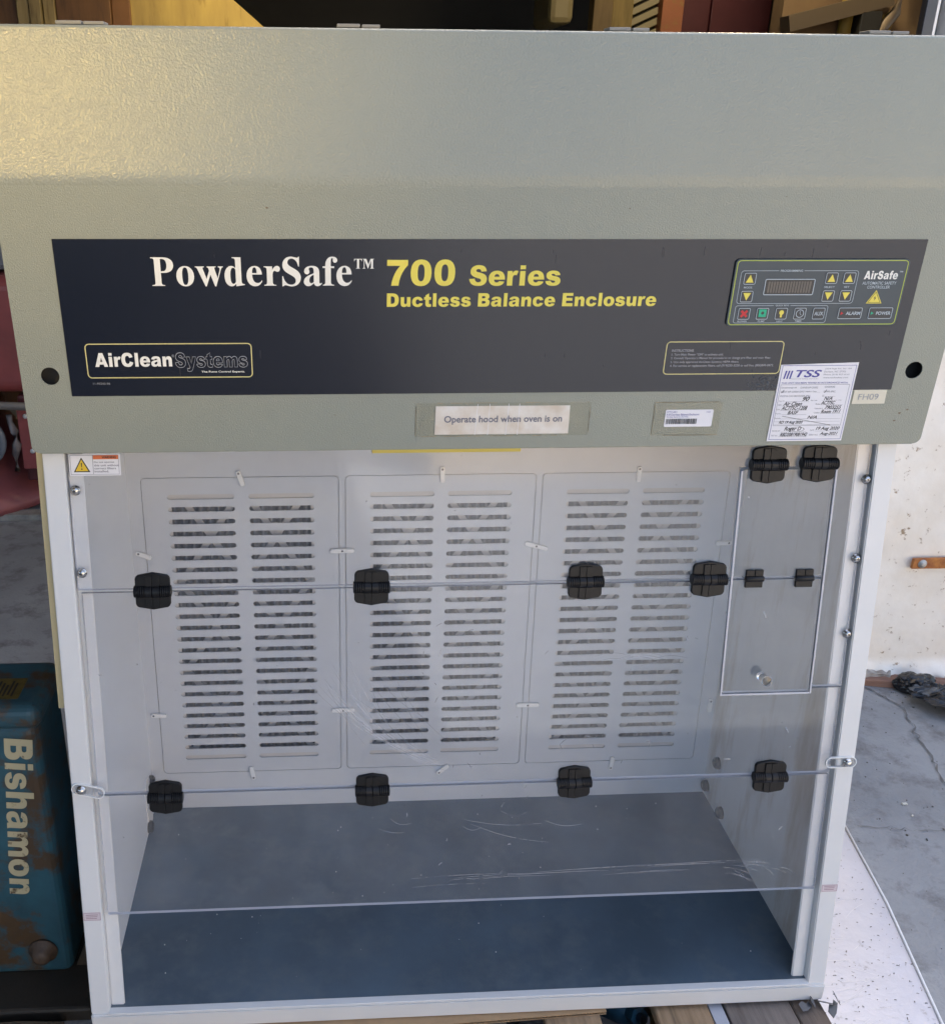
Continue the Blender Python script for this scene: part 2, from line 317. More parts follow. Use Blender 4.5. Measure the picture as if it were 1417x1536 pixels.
HVY = {
 '7': (667, "M 40 700 L 630 700 630 560 C 540 470 400 300 370 0 L 160 0 C 190 240 290 420 410 540 L 40 540 Z"),
 '0': (667, "M 333 712 C 520 712 630 600 630 350 C 630 100 520 -12 333 -12 C 146 -12 36 100 36 350 C 36 600 146 712 333 712 Z M 333 580 C 260 580 235 500 235 350 C 235 200 260 120 333 120 C 406 120 431 200 431 350 C 431 500 406 580 333 580 Z"),
 'S': (720, "M 670 510 L 470 498 C 460 560 430 590 365 590 C 310 590 280 565 280 535 C 280 500 310 485 400 468 C 590 430 690 370 690 225 C 690 80 570 -12 375 -12 C 160 -12 45 90 35 240 L 240 252 C 250 170 295 120 370 120 C 440 120 475 150 475 190 C 475 230 440 250 345 272 C 150 315 70 390 70 500 C 70 630 180 728 370 728 C 560 728 650 650 670 510 Z"),
 'e': (667, "M 636 215 L 232 215 C 238 150 270 110 335 110 C 378 110 405 127 425 160 L 625 142 C 580 40 500 -12 340 -12 C 140 -12 30 90 30 260 C 30 430 150 532 335 532 C 540 532 636 420 636 240 Z M 432 315 L 236 315 C 244 375 275 412 333 412 C 390 412 424 380 432 315 Z"),
 'r': (445, "M 50 519 L 235 519 235 434 C 270 510 310 532 370 532 C 405 532 430 523 455 510 L 395 365 C 375 375 355 380 340 380 C 275 380 250 335 250 230 L 250 0 50 0 Z"),
 'i': (333, "M 66 519 L 266 519 266 0 66 0 Z M 66 716 L 266 716 266 580 66 580 Z"),
 's': (610, "M 560 375 L 375 360 C 368 400 340 420 295 420 C 255 420 232 405 232 382 C 232 360 255 350 330 340 C 500 318 585 270 585 160 C 585 55 480 -12 310 -12 C 130 -12 40 50 22 155 L 220 172 C 230 120 260 98 315 98 C 360 98 385 118 385 142 C 385 165 360 178 290 186 C 120 206 45 260 45 365 C 45 470 140 532 300 532 C 465 532 545 480 560 375 Z"),
 'D': (778, "M 70 716 L 400 716 C 620 716 740 590 740 358 C 740 120 620 0 400 0 L 70 0 Z M 290 555 L 350 555 C 460 555 515 500 515 358 C 515 215 460 161 350 161 L 290 161 Z"),
 'u': (667, "M 610 0 L 425 0 425 80 C 380 15 330 -12 250 -12 C 130 -12 56 60 56 190 L 56 519 256 519 256 235 C 256 170 280 145 325 145 C 380 145 410 185 410 260 L 410 519 610 519 Z"),
 'c': (667, "M 440 195 L 632 175 C 600 60 500 -12 335 -12 C 140 -12 30 95 30 260 C 30 430 145 532 340 532 C 500 532 595 470 626 345 L 438 320 C 425 370 395 395 340 395 C 270 395 232 345 232 262 C 232 175 270 125 340 125 C 395 125 428 150 440 195 Z"),
 't': (445, "M 300 716 L 300 519 415 519 415 375 300 375 300 205 C 300 150 320 138 360 138 C 380 138 395 140 420 148 L 430 10 C 390 -5 345 -12 290 -12 C 160 -12 100 40 100 180 L 100 375 22 375 22 519 100 519 100 610 Z"),
 'l': (333, "M 66 716 L 266 716 266 0 66 0 Z"),
 'B': (778, "M 70 716 L 480 716 C 620 716 700 650 700 545 C 700 470 660 420 590 395 C 680 370 735 305 735 210 C 735 75 640 0 480 0 L 70 0 Z M 285 560 L 400 560 C 450 560 480 540 480 502 C 480 462 450 440 400 440 L 285 440 Z M 285 300 L 420 300 C 475 300 505 275 505 230 C 505 185 475 158 420 158 L 285 158 Z"),
 'a': (667, "M 240 360 L 50 380 C 75 480 150 532 330 532 C 530 532 600 470 600 320 L 600 110 C 600 60 605 30 625 0 L 435 0 C 425 15 420 30 418 55 C 365 10 310 -12 225 -12 C 105 -12 35 50 35 150 C 35 240 85 290 210 312 C 330 333 375 340 405 352 C 405 395 385 412 330 412 C 275 412 250 400 240 360 Z M 404 262 C 370 248 330 238 295 230 C 245 218 230 200 230 165 C 230 130 255 108 300 108 C 360 108 404 150 404 225 Z"),
 'n': (667, "M 56 519 L 242 519 242 435 C 290 505 340 532 420 532 C 540 532 610 460 610 330 L 610 0 410 0 410 285 C 410 350 385 375 340 375 C 290 375 256 335 256 260 L 256 0 56 0 Z"),
 'h': (667, "M 56 716 L 256 716 256 455 C 300 512 345 532 415 532 C 540 532 610 460 610 330 L 610 0 410 0 410 285 C 410 350 385 375 340 375 C 290 375 256 335 256 260 L 256 0 56 0 Z"),
 'E': (720, "M 70 716 L 665 716 665 562 290 562 290 450 640 450 640 302 290 302 290 165 675 165 675 0 70 0 Z"),
 'o': (667, "M 333 532 C 525 532 640 425 640 260 C 640 95 525 -12 333 -12 C 142 -12 28 95 28 260 C 28 425 142 532 333 532 Z M 333 398 C 268 398 230 345 230 260 C 230 172 268 120 333 120 C 398 120 436 172 436 260 C 436 345 398 398 333 398 Z"),
 'A': (780, "M 280 716 L 500 716 770 0 545 0 505 120 275 120 235 0 10 0 Z M 320 262 L 458 262 390 480 Z"),
 'C': (778, "M 530 275 L 725 215 C 690 70 590 -12 410 -12 C 160 -12 40 120 40 358 C 40 590 170 728 400 728 C 590 728 680 645 720 500 L 520 455 C 500 530 465 565 405 565 C 310 565 265 490 265 358 C 265 220 310 150 400 150 C 475 150 515 195 530 275 Z"),
 'y': (650, "M 15 519 L 225 519 335 200 435 519 640 519 420 -60 C 380 -160 320 -205 190 -205 C 150 -205 100 -198 70 -190 L 55 -45 C 85 -55 120 -60 150 -60 C 190 -60 215 -40 232 0 Z"),
 'm': (980, "M 56 519 L 240 519 240 440 C 285 505 335 532 405 532 C 485 532 530 500 555 435 C 605 505 655 532 730 532 C 850 532 920 465 920 330 L 920 0 725 0 725 290 C 725 350 705 375 665 375 C 615 375 586 335 586 260 L 586 0 390 0 390 290 C 390 350 370 375 330 375 C 280 375 252 335 252 260 L 252 0 56 0 Z"),
 'f': (400, "M 100 519 C 100 660 150 728 290 728 C 335 728 375 722 415 712 L 400 585 C 380 590 360 592 345 592 C 310 592 298 575 298 519 L 400 519 400 375 298 375 298 0 100 0 100 375 25 375 25 519 Z"),
}
def oriented(loops):
    def area(P): return sum(P[i-1][0]*P[i][1]-P[i][0]*P[i-1][1] for i in range(len(P)))/2
    out = []
    def inside(p, Q):
        r = False
        for i in range(len(Q)):
            a, b = Q[i-1], Q[i]
            if (a[1] > p[1]) != (b[1] > p[1]) and p[0] < (b[0]-a[0])*(p[1]-a[1])/(b[1]-a[1])+a[0]: r = not r
        return r
    for k, P in enumerate(loops):
        P = [p for i, p in enumerate(P) if abs(p[0]-P[i-1][0])+abs(p[1]-P[i-1][1]) > .5]
        hole = any(inside(P[0], Q) for j, Q in enumerate(loops) if j != k)
        if (area(P) > 0) == hole: P = P[::-1]
        out.append(P)
    return out
def heavy(s, off=0, gap=8):
    ms = []; x = 0
    for ch in s:
        if ch == ' ': x += 300; continue
        wd, d = HVY[ch]; loops = []
        for P in oriented(svg(d)):
            n = len(P); Q = []
            for i in range(n):          # push each vertex along its outward normal
                a, b, c_ = P[i-1], P[i], P[(i+1) % n]
                e1 = Vector((b[0]-a[0], b[1]-a[1])).normalized(); e2 = Vector((c_[0]-b[0], c_[1]-b[1])).normalized()
                nn = Vector((e1.y+e2.y, -e1.x-e2.x)); nn = nn.normalized() if nn.length > .1 else Vector((e1.y, -e1.x))
                Q.append((b[0]+nn.x*off, b[1]+nn.y*off))
            loops.append(Q)
        me = flat(loops)
        for v in me.vertices: v.co.x += x
        ms.append(me); x += wd+gap
    return join(ms)
def serif(s):
    ms = []; x = 0
    for ch in s:
        wd, d = GL[ch]; me = flat(svg(d))
        for v in me.vertices: v.co.x += x
        ms.append(me); x += wd + 6
    return join(ms)

# ------------------------------------------------------------------ frames measured on the cabinet
ZH, AH = .9339, .049           # header panel: bottom edge height, lean
AP, YP = .1421, .020           # sloping front frame
YB, ZF, AB = .3721, .036, .054 # rear wall
def frame(o, a):
    Mx = Matrix.Identity(4); Mx[0][0] = 1
    Mx[1][1], Mx[2][1] = sin(a), cos(a); Mx[1][2], Mx[2][2] = -cos(a), sin(a)
    Mx.translation = Vector(o); return Mx
HF = frame((0, 0, ZH), -AH)
PF = frame((0, YP-ZH*tan(AP), 0), AP)
BF = frame((0, YB, ZF), AB)
Y0 = YP-ZH*tan(AP)

hood = thing("balance_enclosure", "large white ductless balance enclosure with grey-green header and clear front panels on the pallet", "lab hood", (0, .12, 0))

# --- carcass
bt = bmesh.new(); bm_box(bt, -.596, .596, Y0, .47, 0, .033); bmesh.ops.recalc_face_normals(bt, faces=bt.faces)
bmesh.ops.bevel(bt, geom=bt.edges[:], offset=.0025, segments=2, affect='EDGES')
part("base_rail", bm2me(bt), white_metal, hood)
part("work_surface", box(-.572, .572, Y0+.012, .39, .026, .036), floor_mat, hood)
sill = part("sill", box(-.568, .568, Y0+.0005, Y0+.013, .0335, .0365, .001), white_metal, hood)
for s in (-1, 1):
    a, b = sorted((s*.596, s*.567))
    bm = bmesh.new(); bm_box(bm, a, b, .0335, 1.0, -.05, 0)
    c, d = sorted((s*.567, s*.546)); bm_box(bm, c, d, .0335, 1.0, -.0185, -.013)
    bmesh.ops.recalc_face_normals(bm, faces=bm.faces)
    bmesh.ops.bevel(bm, geom=[e for e in bm.edges if abs(e.verts[0].co.x-e.verts[1].co.x) < 1e-6], offset=.0015, segments=2, affect='EDGES')
    part("front_post", bm2me(bm), white_metal, hood, PF)
    # side wall, double skinned
    x0, x1 = sorted((s*.572, s*.594))
    prof = [(Y0+.05, .034), (.47, .034), (.47, 1.0), (YP+.05, 1.0)]
    part("side_wall", extr(prof, x0, x1), inner_metal if s < 0 else streaked_metal, hood)
prof = [(Y0+.062, .54), (.45, .54), (.45, .95), (YP+.045, .95)]
pr = [(-.0+.545*0+(z-ZH)*tan(AP)+YP+.018, z) for z in (.545, .98)]
part("side_flange", extr([(pr[0][0], .545), (.45, .545), (.45, .98), (pr[1][0], .98)], -.609, -.5962), strip_paint, hood, label="cream painted flange down the left side")
part("outer_back", box(-.594, .594, .47, .475, .0, 1.0), white_metal, hood)
part("chamber_ceiling", box(-.572, .572, .055, .47, .96, .975), inner_metal, hood)
part("light_strip", box(-.150, .056, .012, .03, ZH-.010, ZH-.001, .001), ebar, hood, label="yellow strip just under the header edge")

# --- rear wall with three slotted vent covers
PAN = [(-.547, -.189), (-.178, .176), (.187, .541)]
V0, V1 = .083, .709
loops = [[(-.575, -.01), (.575, -.01), (.575, .95), (-.575, .95)]]
for a, b in PAN: loops.append(rrect(a, V0, b, V1, .008))
part("rear_wall", flat(loops, .004, 0, -.004), vent_metal, hood, BF)
ROWS = [.6715-i*(.6715-.1195)/23 for i in range(24)]
COLS = [[(-.501, -.380), (-.354, -.235)], [(-.132, -.013), (.012, .131)], [(.234, .352), (.378, .496)]]
SH = .0048
for k, (a, b) in enumerate(PAN):
    g = .0013
    loops = [rrect(a+g, V0+g, b-g, V1-g, .007)]
    for c0, c1 in COLS[k]:
        for v in ROWS: loops.append(rrect(c0, v-SH, c1, v+SH, SH*.98, 4))
    part("vent_cover", flat(loops, .0022, 0, -.0022), vent_metal, hood, BF)
    # filter behind
    bm = bmesh.new(); x = a-.004; n = 0; pitch = .0163; prev = None
    while x < b+.004:
        for dx, dz in ((0, -.052), (pitch*.2, -.030), (pitch*.35, -.0225), (pitch*.5, -.0205), (pitch*.65, -.0225), (pitch*.8, -.030)):
            e = (bm.verts.new((x+dx, V0-.01, dz)), bm.verts.new((x+dx, V1+.01, dz)))
            if prev: bm.faces.new((prev[0], e[0], e[1], prev[1]))
            prev = e
        x += pitch
    fl = part("pleated_filter", bm2me(bm, True), pleat_mat, hood, BF)
    part("filter_frame", flat([[(a-.003, V0-.006), (b+.003, V0-.006), (b+.003, V1+.006), (a-.003, V1+.006)],
                               [(COLS[k][0][0]+.006, ROWS[-1]+.011), (COLS[k][1][1]-.006, ROWS[-1]+.011), (COLS[k][1][1]-.006, ROWS[0]-.011), (COLS[k][0][0]+.006, ROWS[0]-.011)]], .004, 0, -.0085), lattice_mat, fl, BF)
    # lattice bars: crossings every .113 along, .186 up
    sl = .656; yc = ROWS[3]-.012; xc = (COLS[k][0][0]+.073)
    for s in (-1, 1):
        for j in range(-9, 10):
            xr = xc+j*.122
            lo, hi = V0+.004, V1-.004
            # x = xr + s*sl*(v-yc); clip in x to panel
            ends = []
            t0, t1 = lo, hi
            xa, xb = a+.006, b-.006
            va, vb = sorted((yc+(xa-xr)/(s*sl), yc+(xb-xr)/(s*sl)))
            t0, t1 = max(t0, va), min(t1, vb)
            if t1-t0 < .03: continue
            hw = .0068; zz = -.0165 if s > 0 else -.0185
            bm = bmesh.new(); q = []
            for dz in (0, .0016):
                for v, sd_ in ((t0, -1), (t0, 1), (t1, 1), (t1, -1)):
                    q.append(bm.verts.new((xr+s*sl*(v-yc)+sd_*hw, v, zz+dz)))
            for f in ((3, 2, 1, 0), (4, 5, 6, 7), (0, 1, 5, 4), (1, 2, 6, 5), (2, 3, 7, 6), (3, 0, 4, 7)): bm.faces.new([q[i] for i in f])
            part("lattice_bar", bm2me(bm), lattice_mat, fl, BF)
# turn clips
def clip_mesh(l, w_=.0085, both=False):
    if both: lp = rrect(-l/2, -w_/2, l/2, w_/2, w_*.48)
    else: lp = rrect(-w_*.55, -w_/2, l-w_*.55, w_/2, w_*.4)
    return flat([lp], .0045, .0010, .0022)
cm1, cm2 = clip_mesh(.030), clip_mesh(.046, both=True)
sc = lathe([(.0001, .0068), (.0020, .0068), (.0029, .0062), (.0030, .0055)], 12)
for m_, x in ((cm1, clip_mat), (cm2, clip_mat), (sc, dark_steel)): m_.materials.append(x)
for u, v, a, bo in ((-.370, .717, -72, 0), (-.560, .564, -22, 0), (-.184, .563, 0, 1), (.182, .566, -16, 1), (.553, .566, 182, 0), (0, .720, -88, 0),
                    (.366, .716, -90, 0), (-.557, .221, -4, 0), (-.185, .222, 0, 1), (.185, .223, 0, 1), (.560, .221, -92, 0),
                    (-.367, .072, 100, 0), (.010, .071, 40, 0), (.367, .070, 84, 0)):
    M_ = BF @ T(u, v, .0003) @ RZ(R(a))
    c_ = part("turn_clip", cm2 if bo else cm1, None, hood, M_)
    part("clip_screw", sc, None, c_, M_)

# --- acrylic front
def acr(loops, n0=-.0128, th=.0056):
    me = flat(loops, th, 0, n0); me.materials.append(acrylic); me.materials.append(acr_edge)
    for p in me.polygons:
        if abs(p.normal.z) < .5: p.material_index = 1
    return me
def panel(name, loops, n0=-.0128, label=None): return part(name, acr(loops, n0), None, hood, PF, label)
panel("upper_front_panel", [[(-.565, .738), (.3745, .738), (.3745, .9035), (.516, .9035), (.516, .5625), (.564, .5625), (.564, .955), (-.565, .955)]])
g_ = .0022
mid = [(-.560, .4145+g_)] + [(.556, .4145+g_)] + [(.5595, .4155+g_), (.562, .418+g_), (.5635, .4225+g_)] + [(.5635, .5600), (.5175, .5600), (.5175, .5525), (.3775, .5525), (.3775, .7335), (-.560, .7335)]
panel("middle_front_panel", [mid])
panel("lower_front_panel", [rrect(-.560, .2085, .563, .4135, .004)])
panel("pass_through_door", [rrect(.3795, .7375, .5125, .8995, .002)])
dl = panel("pass_through_flap", [rrect(.3795, .5555, .5125, .7345, .002)])
# pale strips paint the bright edge lines round the pass-through opening
for lp in ([(.3752, .5515), (.3784, .5515), (.3784, .8990), (.3752, .8990)], [(.5135, .5515), (.5164, .5515), (.5164, .8990), (.5135, .8990)], [(.3786, .5515), (.5133, .5515), (.5133, .5545), (.3786, .5545)]):
    part("door_edge_line", flat([lp], .0022, .0006, -.0069), acr_edge, hood, PF)
# round clear pull knob
km = lathe([(.0075, 0), (.0066, .003), (.0066, .014), (.0082, .017), (.0082, .020), (.0066, .0225)], 24)
gm = bpy.data.materials.new("clear_knob"); gm.use_nodes = True
gb = gm.node_tree.nodes["Principled BSDF"]; gb.inputs["Transmission Weight"].default_value = 1; gb.inputs["Roughness"].default_value = .04; gb.inputs["IOR"].default_value = 1.49
part("pull_knob", km, gm, hood, PF @ T(.437, .582, -.007), label="clear round pull knob on the small flap")

# --- screws
scr = lathe([(.0072, 0), (.0072, .0012), (.0058, .0016), (.0056, .0035), (.0042, .0052), (.002, .0060), (.0001, .0062)], 20); scr.materials.append(stainless)
crs = flat([[(-.0022, -.0006), (-.0006, -.0006), (-.0006, -.0022), (.0006, -.0022), (.0006, -.0006), (.0022, -.0006), (.0022, .0006), (.0006, .0006), (.0006, .0022), (-.0006, .0022), (-.0006, .0006), (-.0022, .0006)]], .0004, 0, .0060); crs.materials.append(black_ink)
for u, v in ((-.557, .883), (-.557, .764), (.561, .884), (.561, .765), (.562, .647)):
    M_ = PF @ T(u, v, -.0072) @ RZ(rnd.uniform(0, 1.5)); o = part("panel_screw", scr, None, hood, M_); part("screw_recess", crs, None, o, M_)
# clear swivel tabs on the posts
for s, u, v, a in ((-1, -.581, .4305, -14), (1, .583, .4385, 180)):
    M_ = PF @ T(u, v, .0003) @ RZ(R(a))
    o = part("swivel_tab", flat([rrect(-.014, -.0085, .034, .0085, .0083), rrect(.006, -.0055, .030, .0055, .0054)] if s > 0 else [rrect(-.014, -.0085, .034, .0085, .0083)], .003, .0006), None, hood, M_)
    o.data.materials.append(tabclear)
    M_ = M_ @ T(0, 0, .003); part("tab_screw", scr, stainless, o, M_)
    o2 = part("tab_rim", flat([rrect(-.0145, -.009, .0345, .009, .0088), rrect(-.0132, -.0077, .0332, .0077, .0075)], .0034), clip_mat, o, PF @ T(u, v, .0001) @ RZ(R(a)))

# --- hinges
def hinge_big():
    def leaf(s):
        P = [(-.0245, .003), (.0245, .003), (.0245, .0185), (.0232, .0215), (.0205, .0238), (0, .0275), (-.0205, .0238), (-.0232, .0215), (-.0245, .0185)]
        P = [(x, y*s) for x, y in P]
        if s < 0: P = P[::-1]
        a = flat([P], .0062, .0012)
        Q = [(-.0095, .003*s), (-.0003, .003*s), (-.0003, .0235*s), (-.0095, .0232*s)]; Q2 = [(.0003, .003*s), (.0095, .003*s), (.0095, .0232*s), (.0003, .0235*s)]
        return join([a, flat([Q if s > 0 else Q[::-1]], .0022, .0003, .0062), flat([Q2 if s > 0 else Q2[::-1]], .0022, .0003, .0062)])
    pr = []
    r = .0086
    def seg(x0, x1, rr): pr.extend([(rr-.0018, x0), (rr, x0+.0006), (rr, x1-.0006), (rr-.0018, x1)])
    x = -.0262
    for i in range(5): seg(x, x+.0031, r); x += .0031
    seg(x, -.0001, r+.0003); seg(.0001, -x, r+.0003); x = -x
    for i in range(5): seg(x, x+.0031, r); x += .0031
    b = lathe(pr, 20, 'X')
    for p in b.polygons: p.use_smooth = False
    for v in b.vertices: v.co.z += .0055
    return leaf(1), leaf(-1), b
HL1, HL2, HB = hinge_big()
for m_ in (HL1, HL2, HB): m_.materials.append(hinge_mat)
for u, v in ((-.4595, .7365), (-.1505, .7365), (.159, .7385), (.341, .7385), (.413, .908), (.486, .909), (-.4595, .411), (-.1500, .4125), (.159, .4155), (.465, .4150)):
    M_ = PF @ T(u, v, -.0070) @ RZ(R(rnd.uniform(-1.2, 1.2)))
    h = part("hinge", HB, None, hood, M_); part("hinge_leaf", HL1, None, h, M_); part("hinge_leaf", HL2, None, h, M_)
sm1 = join([flat([rrect(-.0128, .002, -.0003, .0135, .0008)], .0045, .0006), flat([rrect(.0003, .002, .0128, .0135, .0008)], .0045, .0006)])
sm2 = flat([rrect(-.0128, -.0135, .0128, -.002, .0008)], .0045, .0006)
smb = lathe([(.0038, -.0135), (.0045, -.013), (.0045, .013), (.0038, .0135)], 16, 'X')
for v in smb.vertices: v.co.z += .0038
for m_ in (sm1, sm2, smb): m_.materials.append(hinge_mat)
for u, v in ((.4095, .7375), (.4845, .7370)):
    M_ = PF @ T(u, v, -.0070); h = part("small_hinge", smb, None, hood, M_); part("hinge_leaf", sm1, None, h, M_); part("hinge_leaf", sm2, None, h, M_)
# --- grommets inside
gr = lathe([(.0001, .010), (.008, .010), (.0115, .007), (.0125, .0)], 20, 'X')
for x, y, z in ((-1, .354, .119), (-1, .305, .048), (1, .326, .144), (1, .359, .062), (1, .280, .058)):
    M_ = T(x*.572, y, z)
    if x > 0: M_ = M_ @ RZ(pi)
    part("cable_grommet", gr, rubber, hood, M_)
part("bracket_plate", flat([rrect(-.022, -.06, .022, .06, .021)], .002, .0005), white_metal, hood, Matrix.Translation((-.572, .325, .088)) @ Matrix.Rotation(pi/2, 4, 'Y') @ Matrix.Rotation(pi/2, 4, 'Z'))

# --- scratches in the acrylic: fine raised burrs
def scratch(pts, wd):
    bm = bmesh.new(); pr_ = None; n = len(pts)
    for i, (x, y) in enumerate(pts):
        a = pts[max(i-1, 0)]; b = pts[min(i+1, n-1)]; dx, dy = b[0]-a[0], b[1]-a[1]; L = math.hypot(dx, dy) or 1
        k = wd*(.25+.75*sin(pi*(i+.5)/n)); e = (bm.verts.new((x-dy/L*k, y+dx/L*k, 0)), bm.verts.new((x+dy/L*k, y-dx/L*k, 0)))
        if pr_: bm.faces.new((pr_[0], pr_[1], e[1], e[0]))
        pr_ = e
    return bm2me(bm)
sc_m = []
def arc(x0, y0, x1, y1, bow, n=16):
    L = math.hypot(x1-x0, y1-y0); nx, ny = -(y1-y0)/L, (x1-x0)/L
    return [(x0+(x1-x0)*i/n+nx*bow*sin(pi*i/n), y0+(y1-y0)*i/n+ny*bow*sin(pi*i/n)) for i in range(n+1)]
def uvp(px, py):  # a point on the panel face measured from the photo, in panel metres
    return (px, py)
for i in range(11):
    o_ = rnd.uniform(-.006, .006); o2 = rnd.uniform(-.004, .004)
    sc_m.append(scratch(arc(-.245+rnd.uniform(0, .06)+o_, .620+o_-rnd.uniform(0, .05), -.035+o2-rnd.uniform(0, .03), .437+rnd.uniform(0, .02), -.018), rnd.choice((.0003, .0004, .0009))))
for i in range(9):
    x = rnd.uniform(-.22, -.19); sc_m.append(scratch(arc(x+i*.012, .60-rnd.uniform(0, .03), x+i*.012+.035+rnd.uniform(0, .04), .53-rnd.uniform(0, .05), -.004), .0003))
for i in range(7):
    x = rnd.uniform(-.17, .30); y = rnd.uniform(.34, .395); L = rnd.uniform(.03, .14)
    sc_m.append(scratch(arc(x, y, x+L, y-L*rnd.uniform(.05, .3), -.006), .0003))
for i in range(12):
    x = rnd.uniform(-.1, .35); y = rnd.uniform(.245, .262); L = rnd.uniform(.06, .25)
    sc_m.append(scratch(arc(x, y-.006+.02*x, min(x+L, .55), y-.006+.02*(x+L), .002), .0003))
for i in range(14):
    x = rnd.uniform(.40, .50); y = rnd.uniform(.24, .262); sc_m.append(scratch(arc(x, y, x+rnd.uniform(.01, .05), y-rnd.uniform(-.004, .02), .002), .0004))
for i in range(8):
    x = rnd.uniform(.24, .33); y = rnd.uniform(.60, .625); sc_m.append(scratch(arc(x-.06, y, x, y+rnd.uniform(-.004, .004), .006), .0004))
for i in range(46):
    x = rnd.uniform(-.1, .5); y = rnd.uniform(.25, .70); a = rnd.uniform(-2, 2); L = rnd.uniform(.003, .012)
    sc_m.append(scratch(arc(x, y, x+L*cos(a), y+L*sin(a), .0006, 4), .0007))
part("scratches", join(sc_m), scratch_mat, hood, PF @ T(0, 0, -.0069), kind="stuff", label="fine curved scratches and scuffs in the clear panels")

# --- header
HW0, HW1, FS = -.602, .615, .3401
loops = [rrect(HW0, 0, HW1, FS, .0001, 1)]
r = .010; loops = [[(HW0, FS), (HW0, r)] + [(HW0+r-r*cos(R(t)), r-r*sin(R(t))) for t in (15, 30, 45, 60, 75)] + [(HW0+r, 0), (HW1-r, 0)] + [(HW1-r+r*sin(R(t)), r-r*cos(R(t))) for t in (15, 30, 45, 60, 75)] + [(HW1, r), (HW1, FS)],
                   circ(-.565, .106, .0118), circ(.580, .106, .0118)]
hd = part("header_panel", flat(loops, .0016, 0, -.0016), header_paint, hood, HF)
part("header_lip", extr([(.0012, ZH-.0012), (.0030, ZH-.0018), (.014, ZH-.0018), (.014, ZH+.0002), (.0018, ZH+.0002)], HW0+.01, HW1-.01), header_paint, hd)
# folded upper part
ys = -FS*sin(AH); zs = ZH+FS*cos(AH); TB = R(10.5); pts = []; rr = .014
dn = AH+TB
out = []
px_, pz_ = ys, zs; ang = pi/2+AH
for i in range(1, 9):
    ang -= dn/8; out.append((px_ := px_+.0022*cos(ang), pz_ := pz_+.0022*sin(ang)))
topz = 1.4435
L_ = (topz-pz_)/sin(ang); out.append((px_+L_*cos(ang), topz)); fx, fz = out[-1]
for i in range(1, 6):
    a_ = ang*(1-i/5); out.append((out[-1][0]+.0013*cos(a_), out[-1][1]+.0013*sin(a_)))
out.append((.46, out[-1][1]))
prof = [(ys, zs)] + out
inn = [(y+.0016*(1 if i < len(prof)-2 else 0), z-.0016) for i, (y, z) in enumerate(prof)]
part("header_cover", extr(prof+[(y+.0018, z-.0008) if i < len(prof)-7 else (y+.0012, z-.0018) for i, (y, z) in enumerate(prof)][::-1], HW0, HW1), cover_paint, hood)
part("header_box", extr([(.022, .976), (.022, 1.25), (.05, 1.43), (.46, 1.43), (.46, .976)], -.598, .610), cavity, hood)
for s, x0, x1 in ((-1, HW0+.0001, HW0+.0017), (1, HW1-.0017, HW1-.0001)):
    part("header_side", extr([(.002, ZH+.01), (ys+.002, zs), (fx+.002, fz-.002), (.459, fz), (.459, ZH+.01)], x0, x1), header_paint, hood)
lid_mat = mat("lid_hinge_grey", (.27, .26, .24), .5)
for a, b in ((-.520, -.464), (-.193, -.142), (.133, .182), (.454, .504)):
    m_ = (a+b)/2+.003
    o = part("lid_hinge", box(a, m_-.0012, .034, .060, topz+.0050, topz+.0090, .0008), lid_mat, hood)
    part("lid_hinge_leaf", box(m_+.0012, b, .034, .060, topz+.0048, topz+.0085, .0008), lid_mat, o)

# --- nameplate and its lettering
npl = part("nameplate", flat([rrect(-.5405, .079, .5545, .2783, .001)], .0006, 0, .0001), plate_mat, hood, HF, label="dark blue nameplate strip with white and yellow lettering")
NZ = .0009
def ink(name, me, m_, z=NZ, parent=None, F=None): return part(name, me, m_, parent or npl, (F or HF) @ T(0, 0, z))
def txt(s, b, m_, z=NZ, bold=.0, shear=0., parent=None, name="lettering", space=1.): return ink(name, fit(textmesh(s, bold, shear, space), *b), m_, z, parent)
ink("lettering", fit(serif("PowderSafe"), -.4246, .2206, -.1775, .2573), cream)
ink("lettering", fit(serif("TM"), -.1747, .2425, -.1499, .2545), cream)
ink("lettering", fit(heavy("700"), -.1336, .2206, -.0480, .2537), yel)
ink("lettering", fit(heavy("Series"), -.0299, .2206, .0863, .2467), yel)
ink("lettering", fit(heavy("Ductless Balance Enclosure"), -.1333, .1942, .2131, .2115), yel)
ink("badge_border", ring(-.5170, .1030, -.3060, .1487, .0055, .0013), palyel)
ink("lettering", fit(heavy("AirClean", 0, -6), -.5060, .1180, -.4085, .1368), cream)
txt("®", (-.4083, .1305, -.4050, .1340), grey_ink)
me_ = heavy("Systems", 12, 4); ink("lettering", fit(me_, -.4045, .1112, -.3120, .1368), mat("logo_grey_ink", (.40, .41, .43), .5))
ink("lettering", fit(heavy("Systems", -15, 4), -.4045+.00055, .1112+.0007, -.3120-.00055, .1368-.0007), plate_mat, z=.0012)
txt("The Fume Control Experts.", (-.3719, .1090, -.3161, .1122), cream, bold=.02)
txt("11-93243-96", (-.5116, .0945, -.4899, .0972), grey_ink)
ink("badge_border", ring(.2350, .1025, .3935, .1475, .0055, .0012), palyel)
for s, b in (("INSTRUCTIONS", (.2433, .1336, .2725, .1368)), ("1. Turn Main Power \"ON\" to activate unit.", (.2436, .1284, .3134, .1315)),
             ("2. Consult Operator's Manual for procedures to change pre-filter and main filter.", (.2433, .1229, .3786, .1265)),
             ("3. Use only approved AirClean Systems HEPA filters.", (.2434, .1176, .3360, .1211)),
             ("4. For service or replacement filters, call (919)255-3220 or toll free (800)849-0472.", (.2434, .1122, .3842, .1161))):
    txt(s, b, faint_ink, bold=.01)
